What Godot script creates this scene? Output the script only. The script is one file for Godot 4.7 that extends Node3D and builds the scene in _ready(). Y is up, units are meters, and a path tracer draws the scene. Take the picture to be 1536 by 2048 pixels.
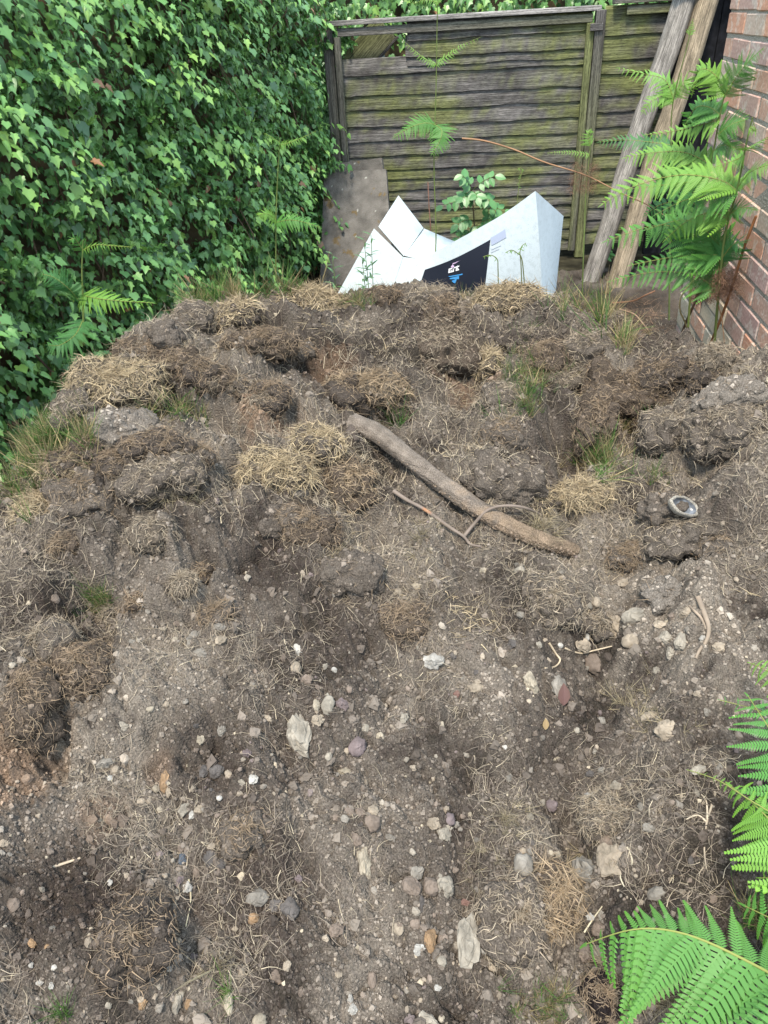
extends Node3D
# A heap of dug-over soil and turf in a garden corner, between an ivy hedge, a lapped fence and a brick wall.

const FOV := 69.0
const PITCH := 34.0
const ROLL := -3.5
const EYE := Vector3(0, 1.65, 0)

var focal: float
var cam_basis: Basis
var rng := RandomNumberGenerator.new()
var names := {}

# ---------------------------------------------------------------- helpers
func ray(px: float, py: float) -> Vector3:
	return cam_basis * Vector3((px - 768.0) / focal, -(py - 1024.0) / focal, -1.0)

func at(px: float, py: float, d: float) -> Vector3:
	var v := ray(px, py)
	return EYE + v * (d / -v.z)

func depth_scale(p: Vector3) -> float:      # metres per photo pixel at a point
	return (p - EYE).dot(-cam_basis.z) / focal

func numbered(called: String) -> String:
	if not names.has(called):
		names[called] = 0
		return called
	names[called] += 1
	return "%s_%03d" % [called, names[called]]

func meta(o: Node, label: String, category: String, group := "", kind := "") -> void:
	if label: o.set_meta("label", label)
	if category: o.set_meta("category", category)
	if group: o.set_meta("group", group)
	if kind: o.set_meta("kind", kind)

func thing(called: String, label: String, category: String, pos := Vector3.ZERO, group := "") -> Node3D:
	var o := Node3D.new()
	o.name = numbered(called)
	o.position = pos
	meta(o, label, category, group)
	add_child(o, true)
	return o

func mesh_node(called: String, m: Mesh, mat: Material, parent: Node, xf := Transform3D()) -> MeshInstance3D:
	var o := MeshInstance3D.new()
	o.name = numbered(called) if parent == self else called
	o.mesh = m
	o.material_override = mat
	o.transform = xf
	parent.add_child(o, true)
	return o

class Inst:
	var b := PackedFloat32Array()
	var n := 0
	func add(t: Basis, o: Vector3, c: Color) -> void:
		if (n + 1) * 16 > b.size():
			b.resize(maxi(1024, b.size() * 2))
		var i := n * 16
		b[i] = t.x.x; b[i + 1] = t.y.x; b[i + 2] = t.z.x; b[i + 3] = o.x
		b[i + 4] = t.x.y; b[i + 5] = t.y.y; b[i + 6] = t.z.y; b[i + 7] = o.y
		b[i + 8] = t.x.z; b[i + 9] = t.y.z; b[i + 10] = t.z.z; b[i + 11] = o.z
		b[i + 12] = c.r; b[i + 13] = c.g; b[i + 14] = c.b; b[i + 15] = 1.0
		n += 1

func scatter(called: String, m: Mesh, mat: Material, inst: Inst, parent: Node) -> MultiMeshInstance3D:
	var mm := MultiMesh.new()
	mm.transform_format = MultiMesh.TRANSFORM_3D
	mm.use_colors = true
	mm.mesh = m
	mm.instance_count = inst.n
	inst.b.resize(inst.n * 16)
	mm.buffer = inst.b
	var o := MultiMeshInstance3D.new()
	o.name = numbered(called) if parent == self else called
	o.multimesh = mm
	o.material_override = mat
	o.set_meta("kind", "stuff")
	parent.add_child(o, true)
	return o

func mesh_from(v: PackedVector3Array, n: PackedVector3Array, idx: PackedInt32Array, c := PackedColorArray(), uv := PackedVector2Array()) -> ArrayMesh:
	var a := []
	a.resize(Mesh.ARRAY_MAX)
	a[Mesh.ARRAY_VERTEX] = v
	if n.size(): a[Mesh.ARRAY_NORMAL] = n
	if c.size(): a[Mesh.ARRAY_COLOR] = c
	if uv.size(): a[Mesh.ARRAY_TEX_UV] = uv
	a[Mesh.ARRAY_INDEX] = idx
	var m := ArrayMesh.new()
	m.add_surface_from_arrays(Mesh.PRIMITIVE_TRIANGLES, a)
	return m

func smooth_normals(v: PackedVector3Array, idx: PackedInt32Array) -> PackedVector3Array:
	var n := PackedVector3Array()
	n.resize(v.size())
	for t in range(0, idx.size(), 3):
		var a := idx[t]
		var b := idx[t + 1]
		var c := idx[t + 2]
		var k := (v[c] - v[a]).cross(v[b] - v[a])
		n[a] += k; n[b] += k; n[c] += k
	for i in n.size():
		n[i] = n[i].normalized()
	return n

# a sheet of (nu+1) x (nv+1) points given by f(u, v); front faces along du x dv reversed
func sheet(nu: int, nv: int, f: Callable, colour = null, smooth := true) -> ArrayMesh:
	var v := PackedVector3Array()
	var uv := PackedVector2Array()
	var c := PackedColorArray()
	var idx := PackedInt32Array()
	for j in nv + 1:
		for i in nu + 1:
			var a := i / float(nu)
			var b := j / float(nv)
			v.append(f.call(a, b))
			uv.append(Vector2(a, b))
			if colour != null: c.append(colour.call(a, b, v[v.size() - 1]))
	for j in nv:
		for i in nu:
			var q := j * (nu + 1) + i
			idx.append_array([q, q + 1, q + nu + 1, q + 1, q + nu + 2, q + nu + 1])
	return mesh_from(v, smooth_normals(v, idx) if smooth else PackedVector3Array(), idx, c, uv)

func tube(pts: PackedVector3Array, radii: PackedFloat32Array, sides := 8, noise: FastNoiseLite = null, amp := 0.0, colour = null, cap := true) -> ArrayMesh:
	var v := PackedVector3Array()
	var uv := PackedVector2Array()
	var c := PackedColorArray()
	var idx := PackedInt32Array()
	var n := pts.size()
	var side := Vector3.UP
	var run := 0.0
	for i in n:
		var t := (pts[mini(i + 1, n - 1)] - pts[maxi(i - 1, 0)]).normalized()
		if i == 0:
			side = t.cross(Vector3.RIGHT if absf(t.x) < 0.8 else Vector3.UP).normalized()
		else:
			side = (side - t * side.dot(t)).normalized()
			run += pts[i].distance_to(pts[i - 1])
		var other := t.cross(side)
		for k in sides + 1:
			var an := TAU * k / sides
			var dir := side * cos(an) + other * sin(an)
			var r := radii[i]
			if noise: r *= 1.0 + amp * noise.get_noise_3d(pts[i].x * 9.0 + dir.x * 2.0 , pts[i].y * 9.0 + dir.y * 2.0, pts[i].z * 9.0 + dir.z * 2.0)
			v.append(pts[i] + dir * r)
			uv.append(Vector2(run * 0.7, float(k) / sides * 2.0))
			if colour != null: c.append(colour.call(i / float(n - 1), pts[i] + dir * r))
	for i in n - 1:
		for k in sides:
			var q := i * (sides + 1) + k
			idx.append_array([q, q + sides + 1, q + 1, q + 1, q + sides + 1, q + sides + 2])
	if cap:
		for e in [0, n - 1]:
			var mid := v.size()
			v.append(pts[e])
			uv.append(Vector2(0.5, 0.5))
			if colour != null: c.append(colour.call(-1.0, pts[e]))
			var first := v.size()
			for k in sides + 1:
				v.append(v[e * (sides + 1) + k])
				uv.append(Vector2(float(k) / sides, 0))
				if colour != null: c.append(colour.call(-1.0, v[v.size() - 1]))
			for k in sides:
				if e == 0: idx.append_array([mid, first + k, first + k + 1])
				else: idx.append_array([mid, first + k + 1, first + k])
	return mesh_from(v, smooth_normals(v, idx), idx, c, uv)

func curve(p: Array, n: int) -> PackedVector3Array:     # Catmull-Rom through the points
	var out := PackedVector3Array()
	for i in n:
		var f := i / float(n - 1) * (p.size() - 1)
		var k := mini(int(f), p.size() - 2)
		var a: Vector3 = p[maxi(k - 1, 0)]
		var b: Vector3 = p[k]
		var c: Vector3 = p[k + 1]
		var d: Vector3 = p[mini(k + 2, p.size() - 1)]
		out.append(b.cubic_interpolate(c, a, d, f - k))
	return out

func taper(a: float, b: float, n: int) -> PackedFloat32Array:
	var out := PackedFloat32Array()
	for i in n: out.append(lerpf(a, b, i / float(n - 1)))
	return out

func box_mesh(size: Vector3, bevel: float) -> ArrayMesh:  # a box with chamfered edges
	var h := size * 0.5
	var st := SurfaceTool.new()
	st.begin(Mesh.PRIMITIVE_TRIANGLES)
	st.set_smooth_group(-1)
	var quad := func(a: Vector3, b: Vector3, c: Vector3, d: Vector3):
		var out := (a + b + c + d)
		if (c - a).cross(b - a).dot(out) < 0.0:
			var s := b
			b = d
			d = s
		for p in [a, b, c, a, c, d]: st.add_vertex(p)
	var tri := func(a: Vector3, b: Vector3, c: Vector3):
		if (c - a).cross(b - a).dot(a + b + c) < 0.0:
			var s := b
			b = c
			c = s
		for p in [a, b, c]: st.add_vertex(p)
	var e := bevel
	for s in [-1.0, 1.0]:
		quad.call(Vector3(s * h.x, -h.y + e, -h.z + e), Vector3(s * h.x, h.y - e, -h.z + e), Vector3(s * h.x, h.y - e, h.z - e), Vector3(s * h.x, -h.y + e, h.z - e))
		quad.call(Vector3(-h.x + e, s * h.y, -h.z + e), Vector3(h.x - e, s * h.y, -h.z + e), Vector3(h.x - e, s * h.y, h.z - e), Vector3(-h.x + e, s * h.y, h.z - e))
		quad.call(Vector3(-h.x + e, -h.y + e, s * h.z), Vector3(h.x - e, -h.y + e, s * h.z), Vector3(h.x - e, h.y - e, s * h.z), Vector3(-h.x + e, h.y - e, s * h.z))
		for r in [-1.0, 1.0]:
			quad.call(Vector3(s * h.x, r * (h.y - e), -h.z + e), Vector3(s * h.x, r * (h.y - e), h.z - e), Vector3(s * (h.x - e), r * h.y, h.z - e), Vector3(s * (h.x - e), r * h.y, -h.z + e))
			quad.call(Vector3(s * h.x, -h.y + e, r * (h.z - e)), Vector3(s * h.x, h.y - e, r * (h.z - e)), Vector3(s * (h.x - e), h.y - e, r * h.z), Vector3(s * (h.x - e), -h.y + e, r * h.z))
			quad.call(Vector3(-h.x + e, s * h.y, r * (h.z - e)), Vector3(h.x - e, s * h.y, r * (h.z - e)), Vector3(h.x - e, s * (h.y - e), r * h.z), Vector3(-h.x + e, s * (h.y - e), r * h.z))
			for q in [-1.0, 1.0]:
				tri.call(Vector3(s * h.x, r * (h.y - e), q * (h.z - e)), Vector3(s * (h.x - e), r * h.y, q * (h.z - e)), Vector3(s * (h.x - e), r * (h.y - e), q * h.z))
	st.generate_normals()
	return st.commit()

func noise(type: int, freq: float, octaves := 3, s := 1) -> FastNoiseLite:
	var n := FastNoiseLite.new()
	n.noise_type = type as FastNoiseLite.NoiseType
	n.frequency = freq
	n.seed = s
	n.fractal_type = FastNoiseLite.FRACTAL_FBM if octaves > 1 else FastNoiseLite.FRACTAL_NONE
	n.fractal_octaves = octaves
	return n

func noise_tex(n: FastNoiseLite, size: int, lo: float, hi: float) -> ImageTexture:   # grey between lo and hi, seamless
	var im := n.get_seamless_image(size, size)
	im.convert(Image.FORMAT_L8)
	var d := im.get_data()
	for i in d.size():
		d[i] = int(clampf(lo + (hi - lo) * d[i] / 255.0, 0.0, 1.0) * 255.0)
	return ImageTexture.create_from_image(Image.create_from_data(size, size, false, Image.FORMAT_L8, d))

func lin(r: float, g: float, b: float) -> Color:
	return Color(r, g, b).linear_to_srgb()

func mat(albedo := Color.WHITE, rough := 0.9, vcol := true, spec := 0.35) -> StandardMaterial3D:
	var m := StandardMaterial3D.new()
	m.albedo_color = albedo
	m.roughness = rough
	m.metallic_specular = spec
	m.vertex_color_use_as_albedo = vcol
	return m

func textured(m: StandardMaterial3D, t: Texture2D, scale: float, bump: Texture2D = null, relief := 0.0, world := true) -> StandardMaterial3D:
	m.albedo_texture = t
	m.uv1_triplanar = true
	m.uv1_world_triplanar = world
	m.uv1_scale = Vector3.ONE * scale
	if bump:
		m.heightmap_enabled = true
		m.heightmap_texture = bump
		m.heightmap_scale = relief
	return m

# ---------------------------------------------------------------- materials shared
var t_grain: Texture2D
var t_grit: Texture2D
var t_patch: Texture2D
var m_soil: StandardMaterial3D
var m_fibre: StandardMaterial3D
var m_crumb: StandardMaterial3D
var m_stone: StandardMaterial3D
var m_leaf: StandardMaterial3D
var m_fern: StandardMaterial3D
var m_stem: StandardMaterial3D
var m_wood: StandardMaterial3D
var n_mid: FastNoiseLite
var n_cell: FastNoiseLite
var n_ridge: FastNoiseLite
var n_fine: FastNoiseLite
var n_big: FastNoiseLite

func wood_image() -> Image:      # grain runs along u
	var w := 512
	var h := 256
	var n := noise(FastNoiseLite.TYPE_SIMPLEX_SMOOTH, 1.0, 4, 31)
	var im := Image.create(w, h, false, Image.FORMAT_L8)
	for y in h:
		for x in w:
			var a := x / float(w) * TAU
			var g := n.get_noise_3d(cos(a) * 0.9, sin(a) * 0.9, y * 0.16)
			var f := n.get_noise_3d(cos(a) * 6.0 + 40.0, sin(a) * 6.0, y * 0.55)
			var q := 0.78 + 0.34 * g + 0.30 * f
			if absf(g) < 0.018: q -= 0.25
			im.set_pixel(x, y, Color(q, q, q))
	return im

func make_materials() -> void:
	n_big = noise(FastNoiseLite.TYPE_SIMPLEX_SMOOTH, 1.0, 3, 5)
	n_mid = noise(FastNoiseLite.TYPE_SIMPLEX_SMOOTH, 1.0, 4, 11)
	n_fine = noise(FastNoiseLite.TYPE_SIMPLEX_SMOOTH, 1.0, 2, 17)
	n_ridge = noise(FastNoiseLite.TYPE_SIMPLEX_SMOOTH, 1.0, 3, 23)
	n_ridge.fractal_type = FastNoiseLite.FRACTAL_RIDGED
	n_cell = noise(FastNoiseLite.TYPE_CELLULAR, 1.0, 1, 29)
	n_cell.cellular_return_type = FastNoiseLite.RETURN_DISTANCE
	n_cell.cellular_jitter = 1.0
	var g := noise(FastNoiseLite.TYPE_SIMPLEX, 0.06, 5, 3)
	t_grain = noise_tex(g, 512, 0.45, 1.0)
	var gr := noise(FastNoiseLite.TYPE_CELLULAR, 0.05, 2, 7)
	t_grit = noise_tex(gr, 512, 0.0, 1.0)
	t_patch = noise_tex(noise(FastNoiseLite.TYPE_SIMPLEX_SMOOTH, 0.012, 5, 9), 512, 0.35, 1.0)
	m_soil = textured(mat(Color.WHITE, 0.95, true, 0.2), t_grain, 7.0, t_grit, 0.5)
	m_fibre = mat(Color.WHITE, 0.8, true, 0.3)
	m_crumb = mat(Color.WHITE, 0.95, true, 0.2)
	m_stone = textured(mat(Color.WHITE, 0.85, true, 0.3), noise_tex(noise(FastNoiseLite.TYPE_SIMPLEX_SMOOTH, 0.02, 5, 41), 256, 0.6, 1.0), 5.0, t_grain, 0.2)
	m_leaf = mat(Color.WHITE, 0.40, true, 0.5)
	m_leaf.backlight_enabled = true
	m_leaf.backlight = Color(0.35, 0.45, 0.12)
	m_fern = mat(Color.WHITE, 0.55, true, 0.4)
	m_fern.backlight_enabled = true
	m_fern.backlight = Color(0.45, 0.55, 0.15)
	m_stem = mat(Color.WHITE, 0.7, true, 0.35)
	m_wood = mat(Color.WHITE, 0.85, true, 0.25)
	m_wood.albedo_texture = ImageTexture.create_from_image(wood_image())
	m_wood.heightmap_enabled = true
	m_wood.heightmap_texture = m_wood.albedo_texture
	m_wood.heightmap_scale = 0.25

# ---------------------------------------------------------------- the heap
const CN := 700
const RN := 660
var row_d := PackedFloat32Array()
var row_w := PackedFloat32Array()
var hs := PackedFloat32Array()
var tv := PackedVector3Array()
var tn := PackedVector3Array()
var tcol := PackedColorArray()
var crest_r := PackedFloat32Array()
var crest_d := PackedFloat32Array()
var crest_h := PackedFloat32Array()

func set_crest() -> void:
	for c in [[0, 1020, 1.55], [130, 850, 1.85], [330, 672, 2.28], [400, 632, 2.45], [560, 600, 2.58], [700, 608, 2.6], [860, 590, 2.62], [930, 618, 2.62], [1010, 598, 2.62], [1120, 618, 2.55], [1200, 664, 2.48], [1300, 730, 2.34], [1400, 752, 2.15], [1536, 760, 1.92]]:
		var p := at(c[0], c[1], c[2])
		crest_r.append(p.x / -p.z)
		crest_d.append(-p.z)
		crest_h.append(p.y)

func base_h(x: float, d: float) -> float:
	var r := x / maxf(d, 0.2)
	var n := crest_r.size()
	var dc: float
	var hc: float
	if r <= crest_r[0]:
		var e := crest_r[0] - r
		dc = crest_d[0] - e * 0.9
		hc = crest_h[0] + minf(e * 0.1, 0.05)
	elif r >= crest_r[n - 1]:
		dc = crest_d[n - 1] - (r - crest_r[n - 1]) * 0.6
		hc = crest_h[n - 1]
	else:
		var k := 0
		while r > crest_r[k + 1]: k += 1
		var f := (r - crest_r[k]) / (crest_r[k + 1] - crest_r[k])
		f = f * f * (3.0 - 2.0 * f)
		dc = lerpf(crest_d[k], crest_d[k + 1], f)
		hc = lerpf(crest_h[k], crest_h[k + 1], f)
	dc = maxf(dc, 0.9)
	if d < dc:
		var s := clampf((d - 0.2) / (dc - 0.2), 0.0, 1.0)
		return hc * pow(s, 0.54)
	var e2 := d - dc
	var fall := hc - 0.95 * e2 * e2 / (e2 + 0.12)
	return 0.5 * (fall + sqrt(fall * fall + 0.002)) - 0.01

# photo px, py, half-width px, half-height px, lift in metres, turn: swellings of the heap itself
const LUMPS := [
	[400, 770, 150, 90, 0.10, 0.2], [250, 850, 90, 60, 0.05, 0.0], [620, 700, 130, 60, 0.06, -0.2], [860, 640, 150, 60, 0.03, 0.1],
	[880, 705, 120, 60, 0.05, 0.3], [1050, 630, 110, 60, 0.02, 0.0], [1060, 690, 90, 40, 0.05, 0.5], [1260, 780, 150, 80, 0.10, 0.1],
	[1470, 860, 130, 90, 0.07, 0.0], [1440, 800, 120, 40, 0.04, 0.0], [1010, 880, 90, 70, 0.06, 0.6], [980, 950, 150, 60, 0.05, 0.2],
	[740, 790, 110, 40, 0.05, -0.3], [560, 850, 110, 70, 0.05, 0.4], [300, 960, 190, 100, 0.08, 0.1], [160, 960, 90, 90, 0.06, 0.0],
	[580, 970, 110, 50, 0.05, 0.1], [700, 960, 60, 50, 0.04, 0.0], [600, 1060, 130, 50, 0.05, 0.0], [420, 1080, 130, 70, 0.05, -0.4],
	[1330, 920, 140, 60, 0.05, 0.1], [1380, 1070, 130, 60, 0.06, 0.1], [1200, 1000, 110, 50, 0.04, 0.0], [1130, 870, 70, 60, 0.05, 0.8],
	[620, 1180, 160, 60, 0.04, 0.2], [330, 1160, 150, 60, 0.045, -0.3], [140, 1150, 120, 80, 0.05, 0.0], [1100, 1220, 100, 60, 0.035, 0.0],
	[70, 1330, 120, 110, 0.05, 0.3], [230, 1420, 110, 80, 0.035, 0.0], [1290, 1250, 140, 80, 0.03, 0.0], [1000, 1400, 170, 80, 0.03, 0.2],
	[480, 1660, 120, 90, 0.03, 0.0], [250, 1880, 150, 100, 0.035, 0.2], [1060, 1830, 110, 90, 0.035, 0.0], [1180, 1740, 80, 80, 0.03, 0.0],
	[620, 1400, 150, 80, 0.025, 0.3], [820, 1280, 160, 60, 0.025, 0.0], [440, 1480, 140, 80, 0.02, 0.0], [780, 1700, 150, 90, 0.02, 0.0],
	# hollows
	[1120, 930, 60, 50, -0.05, 0.0], [780, 835, 70, 30, -0.05, 0.0], [560, 700, 60, 25, -0.05, 0.2], [920, 770, 80, 40, -0.03, 0.0],
	[1400, 1115, 50, 20, -0.05, 0.0], [180, 1280, 60, 50, -0.04, 0.0], [410, 1150, 40, 40, -0.05, 0.3], [120, 1440, 40, 90, -0.03, 0.2],
	[430, 1540, 70, 50, -0.025, 0.0], [600, 880, 50, 40, -0.03, 0.0], [1140, 1690, 40, 40, -0.025, 0.0], [360, 880, 60, 30, -0.03, 0.0],
]

func ground(x: float, d: float) -> float:
	if d <= row_d[0] or d >= row_d[RN - 1]: return 0.0
	var lo := 0
	var hi := RN - 1
	while hi - lo > 1:
		var m := (lo + hi) / 2
		if row_d[m] <= d: lo = m
		else: hi = m
	var f := (d - row_d[lo]) / (row_d[hi] - row_d[lo])
	var c := (x / lerpf(row_w[lo], row_w[hi], f) * 0.5 + 0.5) * (CN - 1)
	if c < 0.0 or c >= CN - 1: return 0.0
	var k := int(c)
	var g := c - k
	return lerpf(lerpf(hs[lo * CN + k], hs[lo * CN + k + 1], g), lerpf(hs[hi * CN + k], hs[hi * CN + k + 1], g), f)

func ground_normal(p: Vector3, e := 0.03) -> Vector3:
	var a := ground(p.x + e, -p.z) - ground(p.x - e, -p.z)
	var b := ground(p.x, -p.z - e) - ground(p.x, -p.z + e)
	return Vector3(-a, 2.0 * e, -b).normalized()

func hit(px: float, py: float) -> Vector3:      # where the line of sight meets the heap
	var v := ray(px, py)
	v /= -v.z
	var d := 0.3
	var step := 0.02
	while d < 5.6:
		var p := EYE + v * d
		if p.y < ground(p.x, d):
			for i in 6:
				step *= 0.5
				var q := EYE + v * (d - step)
				if q.y < ground(q.x, d - step): d -= step
			return EYE + v * d
		d += step
	return EYE + v * 5.0

func make_heap() -> void:
	set_crest()
	# rows spaced evenly as seen along the middle of the heap, then on behind the crest
	var rows := PackedFloat32Array()
	var d := 0.28
	while d < 5.9:
		rows.append(d)
		var h := base_h(0.0, d)
		var drop := 1.65 - h
		var slope := (base_h(0.0, d + 0.02) - h) / 0.02
		var facing := clampf((drop + slope * d) / sqrt(drop * drop + d * d), 0.32, 1.0)
		d += 0.00185 * sqrt(drop * drop + d * d) / facing * 0.62
	for j in RN:
		var f := j / float(RN - 1) * (rows.size() - 1)
		var k := mini(int(f), rows.size() - 2)
		row_d.append(lerpf(rows[k], rows[k + 1], f - k))
		row_w.append(0.95 + 0.46 * row_d[j])
	hs.resize(CN * RN)
	for j in RN:
		var dj := row_d[j]
		var w := row_w[j]
		for i in CN:
			hs[j * CN + i] = base_h((i / float(CN - 1) * 2.0 - 1.0) * w, dj)
	# swellings and hollows, each found on the bare slope first
	var placed := []
	for l in LUMPS:
		var p := hit(l[0], l[1])
		placed.append(p)
	for q in LUMPS.size():
		var l: Array = LUMPS[q]
		var p: Vector3 = placed[q]
		var s := depth_scale(p)
		var rx: float = l[2] * s
		var rz: float = l[3] * s * 1.7
		var ca := cos(l[5])
		var sa := sin(l[5])
		var reach := maxf(rx, rz) * 1.5
		for j in RN:
			var z := row_d[j] + p.z
			if absf(z) > reach: continue
			var w := row_w[j]
			var i0 := clampi(int(((p.x - reach) / w * 0.5 + 0.5) * (CN - 1)), 0, CN - 1)
			var i1 := clampi(int(((p.x + reach) / w * 0.5 + 0.5) * (CN - 1)) + 1, 0, CN - 1)
			for i in range(i0, i1 + 1):
				var x := (i / float(CN - 1) * 2.0 - 1.0) * w
				var u := x - p.x
				var a := (u * ca + z * sa) / rx
				var b := (z * ca - u * sa) / rz
				var rr := a * a + b * b
				if rr > 2.2: continue
				rr += 0.45 * n_mid.get_noise_3d(x * 7.0, row_d[j] * 7.0, q * 3.1)
				if rr < 1.0:
					var k := 1.0 - maxf(rr, 0.0)
					hs[j * CN + i] += l[4] * (1.25 if l[4] > 0.0 else 1.6) * pow(k, 0.6) * (1.0 - 0.35 * clampf(b, -1.0, 1.0))
	# clods, crumbs and grit
	for j in RN:
		var dj := row_d[j]
		var w := row_w[j]
		var up := smoothstep(0.95, 1.7, dj)
		var edge_d := smoothstep(5.9, 5.3, dj)
		for i in CN:
			var x := (i / float(CN - 1) * 2.0 - 1.0) * w
			var m := n_mid.get_noise_2d(x * 5.0, dj * 5.0)
			var wx := x + 0.03 * m
			var wd := dj + 0.03 * n_fine.get_noise_2d(x * 11.0 + 9.0, dj * 11.0)
			var c1 := n_cell.get_noise_2d(wx * 7.0, wd * 7.0) + 1.0
			var c2 := n_cell.get_noise_2d(wx * 24.0 + 50.0, wd * 24.0) + 1.0
			var c3 := n_cell.get_noise_2d(x * 75.0, dj * 75.0) + 1.0
			var patch := smoothstep(-0.25, 0.35, n_big.get_noise_2d(x * 2.3, dj * 2.3 + 7.0))
			var hh := 0.040 * m * lerpf(0.75, 1.1, up)
			hh += lerpf(0.024, 0.062, up) * (0.45 - c1 * c1) * lerpf(0.5, 1.2, patch)
			hh += lerpf(0.028, 0.034, up) * (0.4 - c2 * c2) * lerpf(1.2, 0.6, patch)
			hh += 0.0095 * (0.4 - c3 * c3)
			hh += lerpf(0.011, 0.018, up) * n_ridge.get_noise_2d(x * 20.0, dj * 20.0) + 0.002 * n_fine.get_noise_2d(x * 160.0, dj * 160.0)
			var edge := smoothstep(1.0, 0.80, absf(i / float(CN - 1) * 2.0 - 1.0)) * edge_d * smoothstep(0.28, 0.34, dj)
			var back := lerpf(1.0, 0.45, smoothstep(2.9, 3.5, dj))
			hs[j * CN + i] = lerpf(-0.12, hs[j * CN + i] + hh * back + 0.012, edge)
	tv.resize(CN * RN)
	tn.resize(CN * RN)
	tcol.resize(CN * RN)
	for j in RN:
		for i in CN:
			tv[j * CN + i] = Vector3((i / float(CN - 1) * 2.0 - 1.0) * row_w[j], hs[j * CN + i], -row_d[j])
	for j in RN:
		for i in CN:
			var q := j * CN + i
			var a := tv[q + 1 if i < CN - 1 else q] - tv[q - 1 if i > 0 else q]
			var b := tv[q + CN if j < RN - 1 else q] - tv[q - CN if j > 0 else q]
			tn[q] = a.cross(b).normalized()
			tcol[q] = soil_colour(tv[q].x, row_d[j])
	var idx := PackedInt32Array()
	idx.resize((CN - 1) * (RN - 1) * 6)
	var t := 0
	for j in RN - 1:
		for i in CN - 1:
			var q := j * CN + i
			idx[t] = q; idx[t + 1] = q + CN; idx[t + 2] = q + 1
			idx[t + 3] = q + 1; idx[t + 4] = q + CN; idx[t + 5] = q + CN + 1
			t += 6
	var o := mesh_node("soil_heap", mesh_from(tv, tn, idx, tcol), m_soil, self)
	meta(o, "wide heap of dug brown soil and broken turf", "soil heap", "", "structure")

var spots := []       # patches of other earth: [place, reach squared, colour, strength]

func soil_colour(x: float, d: float) -> Color:
	var a := n_big.get_noise_2d(x * 2.6 + 30.0, d * 2.6)
	var b := n_mid.get_noise_2d(x * 9.0 + 3.0, d * 9.0)
	var c := n_fine.get_noise_2d(x * 45.0, d * 45.0 + 8.0)
	var k := clampf(0.5 + 0.9 * a + 0.5 * b + 0.3 * c, 0.0, 1.0)
	var o := Color(0.074, 0.060, 0.050).lerp(Color(0.255, 0.216, 0.177), k)
	for s in spots:
		var p: Vector3 = s[0]
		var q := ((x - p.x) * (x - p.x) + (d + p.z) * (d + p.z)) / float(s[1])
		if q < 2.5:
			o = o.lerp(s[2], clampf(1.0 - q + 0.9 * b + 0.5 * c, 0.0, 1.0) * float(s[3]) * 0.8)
	return o

# ---------------------------------------------------------------- small pieces: strands, crumbs, blobs
func strand_patch(n: int, spread: float, length: float, width: float, rise: float, s: int, curl := 0.5) -> ArrayMesh:
	var r := RandomNumberGenerator.new()
	r.seed = s
	var v := PackedVector3Array()
	var c := PackedColorArray()
	var nn := PackedVector3Array()
	var idx := PackedInt32Array()
	for i in n:
		var p := Vector3(r.randf_range(-spread, spread), 0.0, r.randf_range(-spread, spread))
		var an := r.randf() * TAU
		var dir := Vector3(cos(an), rise * r.randf_range(0.3, 1.5), sin(an)).normalized()
		var l := length * r.randf_range(0.4, 1.2) / 4.0
		var bend := r.randf_range(-curl, curl)
		var sag := r.randf_range(0.0, curl) * (1.0 if rise > 0.2 else 0.25)
		var tone := r.randf_range(0.6, 1.25)
		var w := width * r.randf_range(0.6, 1.3)
		var first := v.size()
		for k in 5:
			var across := dir.cross(Vector3.UP).normalized().rotated(dir, r.randf_range(-0.4, 0.4) + i)
			var hw := w * (1.0 - 0.8 * k / 4.0)
			v.append(p - across * hw)
			v.append(p + across * hw)
			var face := across.cross(dir).normalized()
			if face.y < 0.0: face = -face
			nn.append(face); nn.append(face)
			c.append(Color(tone, tone, tone)); c.append(Color(tone, tone, tone))
			p += dir * l
			dir = dir.rotated(Vector3.UP, bend)
			dir.y -= sag * 0.35
			dir = dir.normalized()
			if rise <= 0.2 and p.y < -0.001: p.y = 0.0
		for k in 4:
			var q := first + k * 2
			idx.append_array([q, q + 2, q + 1, q + 1, q + 2, q + 3])
	return mesh_from(v, PackedVector3Array(), idx, c)

class Strands:
	var v := PackedVector3Array()
	var c := PackedColorArray()
	var idx := PackedInt32Array()
	func mesh(by) -> ArrayMesh: return by.mesh_from(v, PackedVector3Array(), idx, c)

func strand(s: Strands, p: Vector3, dir: Vector3, length: float, width: float, bend: float, sag: float, col: Color, lies: bool) -> void:
	var across := dir.cross(Vector3.UP).normalized()
	if not lies: across = across.rotated(dir, bend * 7.0)
	var first := s.v.size()
	for k in 4:
		var hw := width * (1.0 - 0.28 * k)
		s.v.append(p - across * hw)
		s.v.append(p + across * hw)
		s.c.append(col)
		s.c.append(col)
		p += dir * (length / 3.0)
		dir = dir.rotated(Vector3.UP, bend)
		dir.y -= sag * 0.4
		dir = dir.normalized()
		if lies: p.y = maxf(p.y, ground(p.x, -p.z) + 0.0015)
	for k in 3:
		var q := first + k * 2
		s.idx.append(q); s.idx.append(q + 2); s.idx.append(q + 1)
		s.idx.append(q + 1); s.idx.append(q + 2); s.idx.append(q + 3)

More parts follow.
